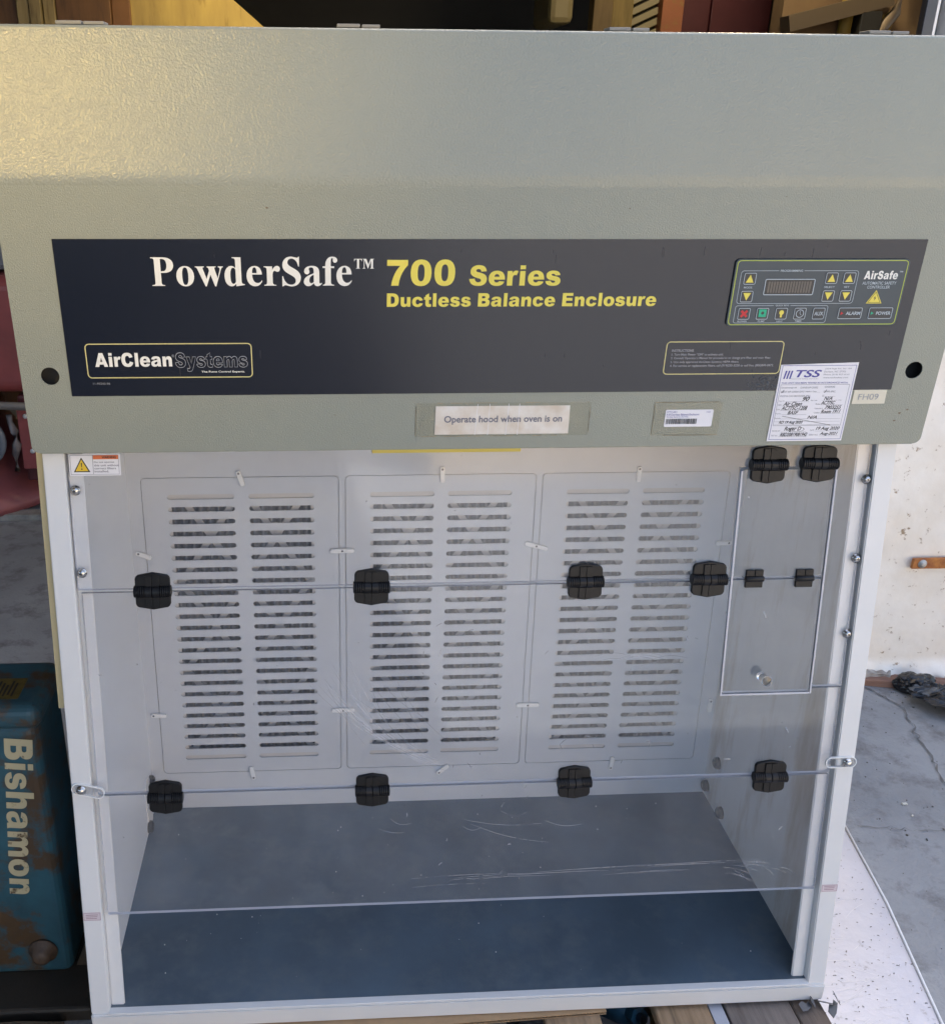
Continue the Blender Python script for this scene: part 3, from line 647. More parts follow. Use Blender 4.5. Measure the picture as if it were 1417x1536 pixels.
# peeled patch
pk = []
for i in range(90):
    x = rnd.gauss(.376, .009); y = rnd.uniform(.0805, .1005); s = rnd.uniform(.0006, .0022); a = rnd.uniform(0, 6)
    pk.append(flat([[(x+s*cos(a+t)*rnd.uniform(.5, 1.2), y+s*.7*sin(a+t)*rnd.uniform(.5, 1.2)) for t in (0, 1.2, 2.5, 3.8, 5)]], 0, 0, rnd.uniform(0, .0002)))
part("peeled_patch", join(pk), mat("peel_dark", (.028, .035, .05), .7, c2=(.10, .11, .12), vscale=200), npl, HF @ T(0, 0, NZ), kind="stuff")
# dried drip streaks on the right half
dr = []
for i in range(26):
    x = rnd.choice((rnd.uniform(.05, .28), rnd.uniform(.30, .54), rnd.uniform(-.40, 0))); y = rnd.choice((rnd.uniform(.10, .16), rnd.uniform(.256, .274))); L = rnd.uniform(.003, .014)
    dr.append(flat([[(x-.0004, y), (x+.0005, y+.001), (x+.0003, y-L), (x-.0003, y-L*.8)]]))
part("drip_streaks", join(dr), mat("drip", (.028, .028, .034), .6), npl, HF @ T(0, 0, .0008), kind="stuff")

# --- controller
ct = part("controller", flat([rrect(.3085, .1680, .5365, .2545, .006)], .0028, .0006, .0007), ctrl_mat, hood, HF, label="small grey-blue keypad with display and arrow keys")
CZ = .0037
def cink(me, m_, name="print_line", z=CZ): return ink(name, me, m_, z, ct)
cink(ring(.3108, .1698, .5345, .2530, .005, .0010), lime, "border_line")
cink(ring(.3174, .1975, .4716, .2400, .004, .00055), pale_ink)
cink(ring(.3174, .1722, .4405, .1953, .003, .00055), pale_ink)
cink(flat([rrect(.3664, .2380, .3994, .2415, .0005)]), ctrl_mat, z=CZ+.0001)
cink(flat([rrect(.3680, .1935, .3898, .1968, .0005)]), ctrl_mat, z=CZ+.0001)
def key(b, art=None):
    k = part("key", flat([rrect(*b, .002)], .0009, .0003, .0035), key_mat, ct, HF)
    ink("key_outline", ring(*b, .002, .0007), pale_ink, .00455, ct)
    return k
for (x0, y0, x1, y1), up in (((.3220, .2225, .3377, .2372), 1), ((.3214, .1998, .3373, .2143), 0), ((.4291, .2232, .4447, .2375), 1), ((.4290, .2004, .4446, .2147), 0), ((.4524, .2232, .4680, .2375), 1), ((.4520, .2004, .4677, .2147), 0)):
    key((x0, y0, x1, y1)); m_ = (x0+x1)/2; a, b = (y0+.0025, y1-.0022) if up else (y1-.0025, y0+.0022)
    ink("arrow_symbol", flat([[(x0+.0028, a), (x1-.0028, a), (m_, b)]]), yel, .0048, ct)
bx_ = [(.3219, .3376), (.3463, .3620), (.3714, .3871), (.3962, .4119), (.4211, .4370)]
for a, b in bx_: key((a, .1772, b, .1922))
def cross(cx, cy, s, w_):
    q = [(-w_, 0), (-s, s-w_), (-s+w_, s), (0, w_), (s-w_, s), (s, s-w_), (w_, 0), (s, -s+w_), (s-w_, -s), (0, -w_), (-s+w_, -s), (-s, -s+w_)]
    return flat([[(cx+x, cy+y) for x, y in q]])
ink("stop_symbol", cross(.32975, .1848, .0050, .0022), red_ink, .0048, ct)
ink("pump_symbol", flat([rrect(.3492, .1805, .3592, .1905, .0005), circ(.3542, .1858, .0021, 16), ]), green_ink, .0048, ct)
ink("lamp_symbol", flat([circ(.3793, .1862, .0031, 16)]), yel, .0048, ct)
ink("lamp_symbol", flat([rrect(.3780, .1800, .3806, .1834, .0003)]), yel, .0048, ct)
ink("timer_symbol", flat([circ(.4040, .1848, .0054, 24), circ(.4040, .1848, .0045, 24)]), pale_ink, .0048, ct)
ink("timer_symbol", flat([[(.4036, .1850), (.4036, .1885), (.4042, .1885), (.4043, .1850), (.4062, .1830), (.4058, .1826)]]), pale_ink, .0048, ct)
ctx = lambda s, b, m_=pale_ink, bold=.02, z=CZ: txt(s, b, m_, z, bold, 0, ct)
ctx("AUX", (.4232, .1822, .4350, .1872), z=.0048)
for (a, b), s, c_ in (((.4554, .4868), "ALARM", red_ink), ((.4959, .5276), "POWER", green_ink)):
    key((a, .1775, b, .1923)); ctx(s, (a+.0100, .1827, b-.0022, .1872), z=.0048)
    ink("indicator", flat([[(a+.0030, .1870), (a+.0030, .1828), (a+.0068, .1849)]]), c_, .0048, ct)
ink("display", flat([rrect(.3512, .2095, .4154, .2288, .0015)], .0006), disp_mat, .0036, ct)
ink("display_outline", ring(.3505, .2088, .4161, .2295, .002, .0010), pale_ink, .0044, ct)
ink("display_segments", join([flat([rrect(.3550+i*.0036, .2118, .3576+i*.0036, .2262, .0002)]) for i in range(16)]), seg_mat, .0044, ct)
for s, b in (("AUTOMATIC SAFETY", (.4790, .2219, .5241, .2258)), ("CONTROLLER", (.4866, .2168, .5167, .2206)), ("PROGRAMMING", (.3684, .2384, .3974, .2411)), ("QUICK KEYS", (.3700, .1940, .3878, .1963)),
             ("MODE", (.3240, .2174, .3349, .2198)), ("SELECT", (.4295, .2178, .4435, .2201)), ("SET", (.4559, .2178, .4629, .2201)), ("BLOWER", (.3231, .1736, .3355, .1758)),
             ("PUMP", (.3502, .1736, .3592, .1758)), ("LIGHT", (.3750, .1736, .3834, .1756)), ("TIMER", (.3995, .1736, .4086, .1758))): ctx(s, b, grey_ink if len(s) > 16 else pale_ink, .01, CZ+.0002)
ink("lettering", fit(heavy("AirSafe"), .4796, .2286, .5240, .2396), cream, CZ, ct); ctx("TM", (.5250, .2375, .5295, .2392), pale_ink)
ink("hazard_symbol", flat([[(.4895, .1975), (.5107, .1975), (.5001, .2150)]]), yel, CZ, ct)
ink("hazard_symbol", flat([[(.4915, .1986), (.5087, .1986), (.5001, .2130)], [(.4924, .1991), (.5078, .1991), (.5001, .2119)]]), black_ink, CZ+.0002, ct)
ink("hazard_symbol", flat([[(.5006, .2080), (.4986, .2040), (.5002, .2044), (.4994, .2005), (.5018, .2052), (.5002, .2050)]]), black_ink, CZ+.0002, ct)

# --- certification sticker
ts = part("inspection_sticker", flat([[(.3945, .0060), (.5005, .0060), (.5005, .1178), (.3945, .1150)]], .0003, 0, .0009), lab_white, hood, HF, label="white inspection sticker with blue logo and handwriting")
TZ = .0014
def q_(pts, m_, z=TZ, p=ts): return ink("print_line", flat(pts), m_, z, p)
def lin(x0, y0, x1, y1, w_=.0003):
    L = math.hypot(x1-x0, y1-y0); nx, ny = -(y1-y0)/L*w_, (x1-x0)/L*w_
    return [(x0+nx, y0+ny), (x0-nx, y0-ny), (x1-nx, y1-ny), (x1+nx, y1+ny)]
ink("print_line", ring(.3968, .0082, .4985, .1142, .0005, .0006), blue_ink, TZ, ts)
for i in range(3):
    x = .4005+i*.0040; q_([[(x, .0955), (x+.0021, .0955), (x+.0040, .1068), (x+.0019, .1068)]], blue_ink)
txt("TSS", (.4165, .0975, .4520, .1078), blue_ink, TZ, .02, .25, ts)
tt = lambda s, b, m_=grey_ink, bold=.0, sh=0.: txt(s, b, m_, TZ, bold, sh, ts)
dk = mat("grey_print", (.16, .16, .20), .5)
for s, b in (("Technical Safety Services", (.4106, .0946, .4489, .0961)), ("2224 Page Rd, Ste 104", (.4554, .1080, .4921, .1103)), ("Durham, NC 27703", (.4553, .1037, .4850, .1064)), ("Phone (919) 957-4141", (.4553, .0996, .4907, .1022)),
             ("www.techsafety.com", (.4556, .0953, .4898, .0979)), ("NSF/ANSI 49", (.4035, .0819, .4216, .0841)), ("ANSI-RP-C0302", (.4295, .0819, .4513, .0843)), ("ASHRAE", (.4632, .0827, .4749, .0851)), ("IEST-RP-C0034", (.4040, .0761, .4253, .0785)),
             ("ISO 14644-1 Class ___", (.4295, .0761, .4560, .0785)), ("MFR SPEC.", (.4632, .0761, .4775, .0785)), ("CETA CAG-003", (.4040, .0701, .4252, .0725)), ("USER SPEC.", (.4288, .0701, .4440, .0725)),
             ("Avg. Vel.", (.4010, .0630, .4090, .0652)), ("feet / min", (.4450, .0640, .4540, .0658)), ("in. w.g.", (.4800, .0640, .4880, .0658)), ("MFR", (.4005, .0575, .4055, .0595)), ("Model", (.4530, .0585, .4590, .0605)), ("S/N", (.4000, .0512, .4045, .0532)),
             ("Customer #", (.4530, .0522, .4640, .0542)), ("Facility", (.4000, .0450, .4070, .0470)), ("Location", (.4530, .0462, .4610, .0482)), ("Remarks", (.4000, .0385, .4080, .0405)),
             ("TESTED BY", (.3992, .0200, .4110, .0220)), ("DATE", (.4530, .0206, .4585, .0226)), ("TEST NO.", (.3992, .0132, .4085, .0152)), ("RETEST DUE", (.4530, .0138, .4650, .0158))): tt(s, b, dk)
tt("THIS UNIT HAS BEEN TESTED IN ACCORDANCE WITH:", (.3994, .0886, .4914, .0908), blue_ink, .01)
q_([rrect(.3992, .0285, .4945, .0874, .0003), rrect(.3996, .0289, .4941, .0870, .0003)], dk)
hb = [ring(x, y, x+.0020, y+.0022, .0003, .0003) for x, y in ((.4008, .0820), (.4270, .0820), (.4607, .0828), (.4013, .0762), (.4268, .0762), (.4607, .0762), (.4013, .0702), (.4262, .0702), (.4600, .0702))]
ink("print_line", join(hb), dk, TZ, ts)
ink("print_line", join([flat([lin(x0, y, x1, y, .00012)]) for x0, x1, y in ((.410, .443, .0632), (.461, .479, .0642), (.406, .443, .0572), (.460, .491, .0585), (.405, .443, .0508), (.465, .491, .0520), (.408, .443, .0446), (.462, .491, .0460),
    (.409, .492, .0385), (.400, .492, .0345), (.400, .492, .0300), (.412, .448, .0195), (.460, .495, .0203), (.410, .449, .0125), (.467, .494, .0132), (.463, .478, .0703))]), dk, TZ, ts)
for s, b in (("90", (.4333, .0640, .4431, .0702)), ("N/A", (.4630, .0652, .4746, .0700)), ("Air Clean", (.4080, .0575, .4340, .0632)), ("AC775C", (.4602, .0588, .4800, .0640)), ("AC775C-1208", (.4063, .0512, .4425, .0568)),
             ("7903255", (.4667, .0522, .4899, .0574)), ("BASF", (.4162, .0450, .4313, .0502)), ("Room 1911", (.4627, .0462, .4899, .0514)), ("N/A", (.4452, .0386, .4585, .0430)), ("RD 19 Aug 2020", (.4067, .0303, .4400, .0358)),
             ("Roger D", (.4162, .0196, .4400, .0272)), ("19 Aug 2020", (.4607, .0206, .4941, .0268)), ("RBD20819081942", (.4118, .0129, .4500, .0184)), ("Aug-2021", (.4677, .0134, .4931, .0188))): tt(s, b, black_ink, .02, .35)
q_([lin(.4095, .0425, .4800, .0290, .00025)], black_ink, TZ+.0001)
q_([lin(.4015, .0770, .4028, .0760), lin(.4028, .0760, .4050, .0800)], black_ink, TZ+.0002); q_([lin(.4608, .0770, .4620, .0760), lin(.4620, .0760, .4640, .0800)], black_ink, TZ+.0002)
ink("signature_loop", flat([circ(0, 0, 1, 24), circ(0, 0, .93, 24)]), black_ink, TZ+.0001, ts).data.transform(Matrix.Translation((.434, .0232, 0)) @ Matrix.Diagonal((.0105, .0036, 1, 1)))
# --- small scuffs and rust specks on the header paint
sf = []
for u, v, s in ((.155, .46, .004), (.163, .457, .003), (.148, .452, .002), (-.28, .315, .002), (.165, .315, .0016), (.60, .33, .0012), (.43, .02, .0014), (.575, .045, .003), (.585, .05, .002), (.57, .034, .002), (.36, .33, .001), (-.55, .14, .001), (-.2, .05, .001)):
    if v > FS: continue
    sf.append(flat([[(u+s*cos(t)*rnd.uniform(.4, 1.3), v+s*.6*sin(t)*rnd.uniform(.4, 1.3)) for t in (0, .9, 1.8, 2.7, 3.6, 4.5, 5.4)]]))
part("paint_specks", join(sf), mat("speck_brown", (.17, .13, .09), .7), hd, HF @ T(0, 0, .0002), kind="stuff")
cr_ = bmesh.new()
for i in range(60):
    x = rnd.uniform(-.52, .52); y = rnd.uniform(-.07, .34); s = rnd.choice((.0004, .0006, .0006, .0012))
    bmesh.ops.create_icosphere(cr_, subdivisions=1, radius=s, matrix=T(x, y, .0364+s*.4))
part("crumbs", bm2me(cr_), mat("crumb_white", (.6, .6, .58), .8), hood, kind="stuff", label="pale crumbs scattered over the dark work surface")
# --- other stickers
fh = part("tape_label", flat([[(.5035, .0590), (.5495, .0592), (.5490, .0790), (.5035, .0790)]], .0003, 0, .0005), fh_paper, hood, HF, label="cream tape label reading FH09")
txt("FH09", (.5108, .0650, .5388, .0735), grey_ink, .0012, 0, 0, fh)
for (a, b, c, d), nm, lb in (((-.0925, .0178, .1430, .0650), "clear_tape", "wide clear tape over the printed notice"), ((.2310, .0160, .3235, .0635), "clear_tape", "clear tape patch under the barcode sticker")):
    o = part(nm, flat([[(a, c if 0 else b), (c, b), (c+.001, d), (a-.001, d)]], .00015, 0, .0001), tape_clear, hood, HF, label=lb)
    es = []
    for e in range(60):
        sd_ = rnd.choice('tblr' if a < 0 else 'tlb'); L = rnd.uniform(.003, .02)
        if sd_ in 'tb': x = rnd.uniform(a, c-L); y = d if sd_ == 't' else b; es.append(flat([[(x, y-.0004), (x+L, y-.0003), (x+L, y+.0003), (x, y+.0005)]]))
        else: y = rnd.uniform(b, d-.012); x = a if sd_ == 'l' else c; es.append(flat([[(x-.0004, y), (x+.0004, y), (x+.0003, y+L*.6), (x-.0003, y+L*.6)]]))
    part("tape_grime", join(es), tape_edge, o, HF @ T(0, 0, .0004), kind="stuff")
no_ = part("notice", flat([[(-.0665, .0206), (.1158, .0206), (.1150, .0607), (-.0660, .0610)]], .0003, 0, .0006), paper, hood, HF, label="white paper notice reading Operate hood when oven is on")
txt("Operate hood when oven is on", (-.0542, .0348, .1056, .0474), dk, .0012, .022, 0, no_)
for x in (-.012, .0055, .030, .046):
    part("tape_crease", flat([lin(x, .0195, x+rnd.uniform(-.003, .003), .064, .0003)]), lab_white, no_, HF @ T(0, 0, .0013))
bs = part("barcode_sticker", flat([rrect(.2470, .0285, .3130, .0530, .002)], .0003, 0, .0005), lab_white, hood, HF, label="small white barcode sticker with rounded corners")
bars = []; x = .2490
while x < .2915:
    w_ = rnd.choice((.0004, .0006, .0010)); bars.append(flat([rrect(x, .0325, x+w_, .0402, .0001)])); x += w_+rnd.choice((.0004, .0007))
ink("barcode", join(bars), black_ink, .0012, bs)
for s, b in (("1777-001", (.2484, .0487, .2624, .0511)), ("A-B Ductless Balance Enclosure", (.2483, .0448, .2936, .0477)), ("Airclean Systems: AC775C", (.2488, .0413, .2791, .0440)), ("17089", (.3030, .0487, .3090, .0503))): txt(s, b, blue_ink, .0012, 0, 0, bs)
# warning sticker on the front panel
ws = part("warning_sticker", flat([[(-.5625, .9035), (-.4935, .9035), (-.4935, .9335), (-.5625, .9335)]], .0003, 0, -.0071), lab_white, hood, PF, label="hazard sticker with yellow triangle and orange band")
def wk(me, m_, z=-.0066): return part("print_line", me, m_, ws, PF @ T(0, 0, z))
wk(ring(-.5610, .9050, -.4955, .9322, .0003, .0005), dk)
wk(flat([lin(-.5305, .9055, -.5305, .9318, .0003)]), dk)
wk(flat([rrect(-.5300, .9262, -.4960, .9318, .0001)]), orange_ink)
wk(fit(textmesh("WARNING", .03), -.5180, .9274, -.4990, .9306), black_ink, -.0064)
wk(flat([[(-.5570, .9085), (-.5345, .9085), (-.5458, .9290)]]), black_ink, -.0066)
wk(flat([[(-.5545, .9100), (-.5370, .9100), (-.5458, .9260)]]), sign_yellow, -.0064)
wk(flat([[(-.5466, .9215), (-.5450, .9215), (-.5454, .9155), (-.5462, .9155)]]), black_ink, -.0062); wk(flat([circ(-.5458, .9128, .0010, 12)]), black_ink, -.0062)
for i, s in enumerate(("Do not operate", "this unit without", "correct filters", "installed.")):
    wk(fit(textmesh(s, .015), -.5290, .9205-i*.0042, -.5290+.0021*len(s)*.93, .9234-i*.0042), dk)
for a, b, c, d in ((-.595, .2045, -.5685, .2190), (.5695, .2075, .5955, .2205)):
    o = part("frame_sticker", flat([[(a, b), (c, b), (c, d), (a, d)]], .0002, 0, .0001), mat("pink_paper", (.62, .54, .56), .5), hood, PF, label="tiny pale sticker with dark lines on the post")
    part("print_line", join([ring(a+.0007, b+.0007, c-.0007, d-.0007, .0002, .0004)]+[flat([lin(a+.004, b+.004+i*.003, c-.006+i*.001, b+.004+i*.003, .0004)]) for i in range(3)]), mat("maroon_ink", (.22, .08, .12), .5), o, PF @ T(0, 0, .0005))

# ================================================================== SURROUNDINGS
GZ = -.16
concrete = mat("concrete", (.37, .375, .38), .75, c2=(.275, .28, .285), vscale=3.2, bump=.9, bscale=140, dirt=(.15, .145, .14), dscale=14, dlo=.50, dhi=.74)
def sheet(x0, x1, y0, y1, z): 
    bm = bmesh.new(); bm.faces.new([bm.verts.new(p) for p in ((x0, y0, z), (x1, y0, z), (x1, y1, z), (x0, y1, z))]); return bm2me(bm)
tag(part("ground", sheet(-60, 60, -80, 40, GZ), concrete), kind="structure")
crack_m = mat("crack_dark", (.17, .165, .16), .95)  # flat dark ribbon in the colour of the crack's gap
def ribbon(pts, wd, z, seed=1, sub=14):
    rr = random.Random(seed); P = []
    for a, b in zip(pts, pts[1:]):
        for i in range(sub):
            t = i/sub; P.append((a[0]+(b[0]-a[0])*t+rr.gauss(0, .0035), a[1]+(b[1]-a[1])*t+rr.gauss(0, .0035)))
    bm = bmesh.new(); pr = None
    for i, (x, y) in enumerate(P):
        k = wd*rr.uniform(.2, 1.2)
        a, b = P[max(i-1, 0)], P[min(i+1, len(P)-1)]; dx, dy = b[0]-a[0], b[1]-a[1]; L = math.hypot(dx, dy) or 1
        e = (bm.verts.new((x-dy/L*k, y+dx/L*k, z)), bm.verts.new((x+dy/L*k, y-dx/L*k, z)))
        if pr: bm.faces.new((pr[0], pr[1], e[1], e[0]))
        pr = e
    return bm2me(bm)
tag(part("reflection_ground", sheet(-30, .2, -40, -1.6, GZ+.004), mat("reflection_dark", (.05, .05, .052), .85, bump=.6, bscale=80)), kind="structure")  # unseen dark ground added at the left to darken the reflections
tag(part("floor_crack", ribbon([(1.20, 1.10), (1.33, 1.03), (1.375, .93), (1.34, .79), (1.295, .60), (1.27, .40), (1.30, .1)], .0026, GZ+.003), crack_m), kind="structure")
tag(part("floor_crack", ribbon([(1.0, .47), (1.15, .45), (1.3, .44), (1.5, .5)], .0011, GZ+.003, 4), crack_m), kind="structure")

# scuffed steel plate
plm = mat("plate_metal", (.70, .71, .80), .42, metal=.55, var=.12, vscale=4, bump=.35, bscale=70, dirt=(.35, .34, .37), dscale=30, dlo=.60, dhi=.72, stretch=(1, 1, 1))
pl = part("steel_plate", extr([], 0, 1) if 0 else flat([[(.12, -.45), (.82, -.45), (.843, -.30), (.877, -.049), (.934, .233), (.966, .475), (.12, .60)]], .008, .001, GZ+.001), plm)
tag(pl, "scuffed bright bluish metal plate on the floor at the right of the pallet", "metal plate")
part("edge_lip", join([tube([(.838, -.30, 0), (.877, -.049, 0), (.934, .233, 0), (.966, .475, 0)], .0035, 6)]), mat("worn_edge", (.86, .86, .86), .4, bump=.4, bscale=90), pl, T(0, 0, GZ+.010))
sp = []
for i in range(520):
    x = rnd.uniform(.60, .93); y = rnd.uniform(-.12, .45); a = rnd.uniform(-.6, 1.2); L = rnd.uniform(.001, .006)
    if x > .885+(y+.049)*.13: continue
    sp.append(scratch(arc(x, y, x+L*cos(a), y+L*sin(a), .0008, 4), rnd.choice((.0004, .0007, .0011))))
ws_ = []
for i in range(60):
    x = rnd.uniform(.62, .86); y = rnd.uniform(-.12, .42); a = rnd.uniform(-.5, .6); L = rnd.uniform(.02, .10)
    if x+L > .87+(y+.049)*.15: continue
    ws_.append(scratch(arc(x, y, x+L*cos(a), y+L*sin(a), .004*rnd.uniform(-1, 1), 8), .00025))
part("bright_scratches", join(ws_), mat("bright_scratch", (.9, .9, .92), .3, metal=.5), pl, T(0, 0, GZ+.0097), kind="stuff")
part("scuff_marks", join(sp), mat("scuff_dark", (.20, .19, .20), .8), pl, T(0, 0, GZ+.0096), kind="stuff")

# pallet
wood = [mat("pallet_wood_%s" % k, c, .8, c2=c2, vscale=5, bump=.5, bscale=60, stretch=(14, 1, 14), dirt=(.10, .08, .06), dscale=5, dlo=.6, dhi=.8) for k, c, c2 in
        (("tan", (.40, .27, .16), (.27, .18, .10)), ("grey", (.25, .21, .18), (.16, .13, .11)), ("dark", (.20, .155, .12), (.13, .10, .08)))]
pal = thing("wooden_pallet", "weathered wooden pallet carrying the enclosure", "pallet", (0, .15, GZ+.01))
for i, (a, b, m_) in enumerate(((-.56, -.46, 1), (-.43, -.33, 0), (-.30, -.20, 2), (-.16, -.07, 1), (.130, .222, 0), (.314, .404, 0), (.432, .542, 1), (.5455, .594, 2))):
    part("deck_board", rough_box(a, b, -.19, .56, -.025, -.0065, .002, .0009, 9, i), wood[m_], pal)
for y in (-.165, .17, .5): part("stringer", rough_box(-.56, .594, y-.02, y+.02, -.148, -.0255, .002, .001, 8, 3), wood[1], pal)
for x in (-.5, 0, .54): part("bottom_board", rough_box(x-.045, x+.045, -.18, .54, -.1495, -.1482, .0003, .0002, 4, 5), wood[2], pal)
wrap = part("wrap_strip", box(.4055, .4285, -.19, .2, -.013, -.0075, .001), mat("stretch_film", (.45, .46, .50), .25, bump=.5, bscale=60), pal, label="strip of grey plastic between two boards")
# corrugated cardboard
cb = mat("cardboard", (.43, .28, .15), .8, var=.15, vscale=30)
cbt = part("cardboard_sheet", join([flat([[(-.60, -.149), (.232, -.1175), (.232, .45), (-.60, .45)]], .0008, 0, -.0012), flat([[(-.60, -.149), (.232, -.1175), (.232, .45), (-.60, .45)]], .0008, 0, -.0063)]), cb)
tag(cbt, "brown corrugated cardboard sheet between enclosure and pallet", "cardboard")
bm = bmesh.new(); pr = None; n = 170
for i in range(n*2+1):
    x = -.60+.832*i/(n*2); y = -.1485+(x+.60)*.0315/.832; z = -.0054 if i % 2 else -.0013
    e = (bm.verts.new((x, y+.0004, z)), bm.verts.new((x, y+.05, z)))
    if pr: bm.faces.new((pr[0], e[0], e[1], pr[1]))
    pr = e
part("fluting", bm2me(bm), cb, cbt, kind="stuff")
# blue valve in the gap, scrap wood, black tape shred
vb = thing("blue_valve", "small dirty blue hydraulic fitting in the gap between pallet boards", "fitting", (.318, -.055, -.08))
bl = mat("blue_enamel", (.05, .17, .25), .45, var=.4, vscale=30, dirt=(.12, .10, .08), dscale=30)
part("valve_body", tube([(.255, -.02, -.095), (.285, -.04, -.085), (.300, -.06, -.075)], [.020, .026, .022], 14), bl, vb)
part("hex_nut", tube([(.298, -.062, -.070), (.304, -.084, -.058)], .017, 6, False), bl, vb)
part("bolt_head", tube([(.304, -.084, -.058), (.307, -.094, -.052)], .008, 8, False), dark_steel, vb)
part("hose", tube([(.33, -.03, -.09), (.335, -.07, -.075), (.325, -.11, -.085)], .007, 8), mat("hose", (.30, .20, .10), .5), vb)
sw = part("scrap_wood", rough_box(-.05, .03, -.008, .008, -.02, 0, .002, .003, 5, 2), mat("pale_splinter", (.55, .42, .27), .8, bump=.5, bscale=80), None, T(.045, -.10, -.05) @ RZ(.5))
tag(sw, "pale splintered scrap of wood showing below the cardboard", "scrap wood")
def crumple(name, c, s, m_, seed, label, cat, amp=.35, parent=None, flatten=1.0):
    rr = random.Random(seed); bm = bmesh.new(); bmesh.ops.create_icosphere(bm, subdivisions=4, radius=1)
    from mathutils import noise
    for v in bm.verts:
        p = v.co*1.6+Vector((seed*3.1, 0, 0)); d = noise.ridged_multi_fractal(p, .8, 2.2, 5, 1.0, 2.0)-1.2
        e = noise.noise(v.co*1.1+Vector((0, seed, 0)))
        v.co *= 1+amp*.45*d+amp*e
        v.co = Vector((v.co.x*s[0], v.co.y*s[1], max(v.co.z, -.55)*s[2]))
    o = part(name, bm2me(bm, False), m_, parent, T(*c))
    if parent is None: tag(o, label, cat)
    return o
bagm = mat("black_film", (.010, .010, .012), .25, spec=.5, bump=.6, bscale=40)
crumple("plastic_bag", (1.455, 1.02, GZ+.022), (.055, .032, .034), bagm, 3, "small balled black plastic bag against the white wall", "plastic bag", .28)
def film(name, c, w_, d_, h_, m_, seed, label, rot=0):
    bm = bmesh.new(); n = 44; vs = {}; o_ = Vector((seed*7.3, 1, 0))
    for i in range(n+1):
        for j in range(n+1):
            u, v = i/n*2-1, j/n*2-1; q = Vector((u*1.6, v*1.6, 0))+o_
            f = noise.ridged_multi_fractal(q, .9, 2.1, 4, 1.0, 2.0)-.9
            vs[i, j] = bm.verts.new((u*w_*(1+.25*noise.noise(q*1.3)), v*d_*(1+.3*noise.noise(q*1.1+Vector((5, 0, 0)))), max(0, f*h_*(1.1-max(abs(u), abs(v)))+h_*.35)))
    for i in range(n):
        for j in range(n):
            u, v = i/n*2-1, j/n*2-1
            if abs(u)**2.2+abs(v)**2.2 > .9+.5*noise.noise(Vector((u*2.5, v*2.5, seed))): continue
            bm.faces.new((vs[i, j], vs[i+1, j], vs[i+1, j+1], vs[i, j+1]))
    for v in [v for v in bm.verts if not v.link_faces]: bm.verts.remove(v)
    tag(part(name, bm2me(bm), m_, None, T(*c) @ RZ(rot)), label, "plastic film")
from mathutils import noise
film("bin_bag", (1.585, .895, GZ+.016), .20, .085, .045, bagm, 3, "flat torn black bin bag spread over the timber strip", -.3)
film("plastic_film", (1.50, .955, GZ+.024), .085, .035, .03, mat("grey_film", (.09, .09, .09), .3, spec=.6, bump=.5, bscale=40), 5, "dusty grey piece of film lying on the timber strip between the black bags", -.2)
def shard(pts, M_, m_, th=.0006): return flat([pts], th)
ts_ = thing("tape_shred", "crumpled shred of black tape at the pallet corner", "tape", (.60, -.125, -.01))
tm_ = mat("tape_black", (.05, .055, .065), .3)
for k, (x, y, a, ax, L) in enumerate(((.607, -.128, .9, .6, .034), (.600, -.120, -.3, -.7, .028), (.560, -.126, .4, .3, .022), (.574, -.121, 1.3, .9, .015), (.615, -.118, 1.5, 1.0, .022))):
    P = [(-L*.5, -.006), (-L*.1, -.008), (L*.5, -.005), (L*.45, .004), (L*.15, .002), (0, .008), (-L*.45, .006)]
    part("tape_piece", flat([P], .0008), tm_, ts_, T(x, y, -.002+.003*k) @ RZ(a) @ Matrix.Rotation(ax, 4, 'X'))
tb = part("timber_strip", rough_box(-.45, .45, -.022, .022, 0, .022, .002, .0015, 12, 4), mat("reddish_timber", (.33, .19, .13), .8, c2=(.22, .12, .09), vscale=8, stretch=(2, 14, 14), bump=.4), None, T(1.66, 1.0, GZ) @ RZ(-.20))
tag(tb, "reddish timber strip lying along the foot of the white wall", "timber")
for i, (x, y, s) in enumerate(((1.152, .54, .006), (1.148, .50, .003), (1.135, .42, .003))):
    o = part("debris_chip", rough_box(-s, s, -s*.5, s*.5, 0, s*.7, s*.15, s*.1, 2, i), mat("chip", (.7, .68, .6) if i < 2 else (.05, .05, .05), .8), None, T(x, y, GZ+.001) @ RZ(.7*i))
    tag(o, ("largest pale chip on the concrete right of the plate", "tiny pale crumb just below the largest chip", "tiny dark crumb on the concrete right of the plate")[i], "debris", "crumbs on the concrete floor")

gt = bmesh.new()
for i in range(700):
    x = rnd.uniform(.95, 1.75); y = rnd.uniform(-.1, 1.06)
    if rnd.random() < .4: y = 1.06-abs(rnd.gauss(0, .05))
    s = abs(rnd.gauss(0, .0011))+.0004
    bmesh.ops.create_icosphere(gt, subdivisions=1, radius=s, matrix=T(x, y, GZ+s*.4) @ Matrix.Diagonal((1, rnd.uniform(.6, 1.4), .6, 1)))
tag(part("grit", bm2me(gt), mat("grit_grey", (.22, .20, .18), .9, c2=(.07, .06, .05), vscale=40)), "loose grit and crumbs scattered on the concrete by the white wall", "grit", kind="stuff")
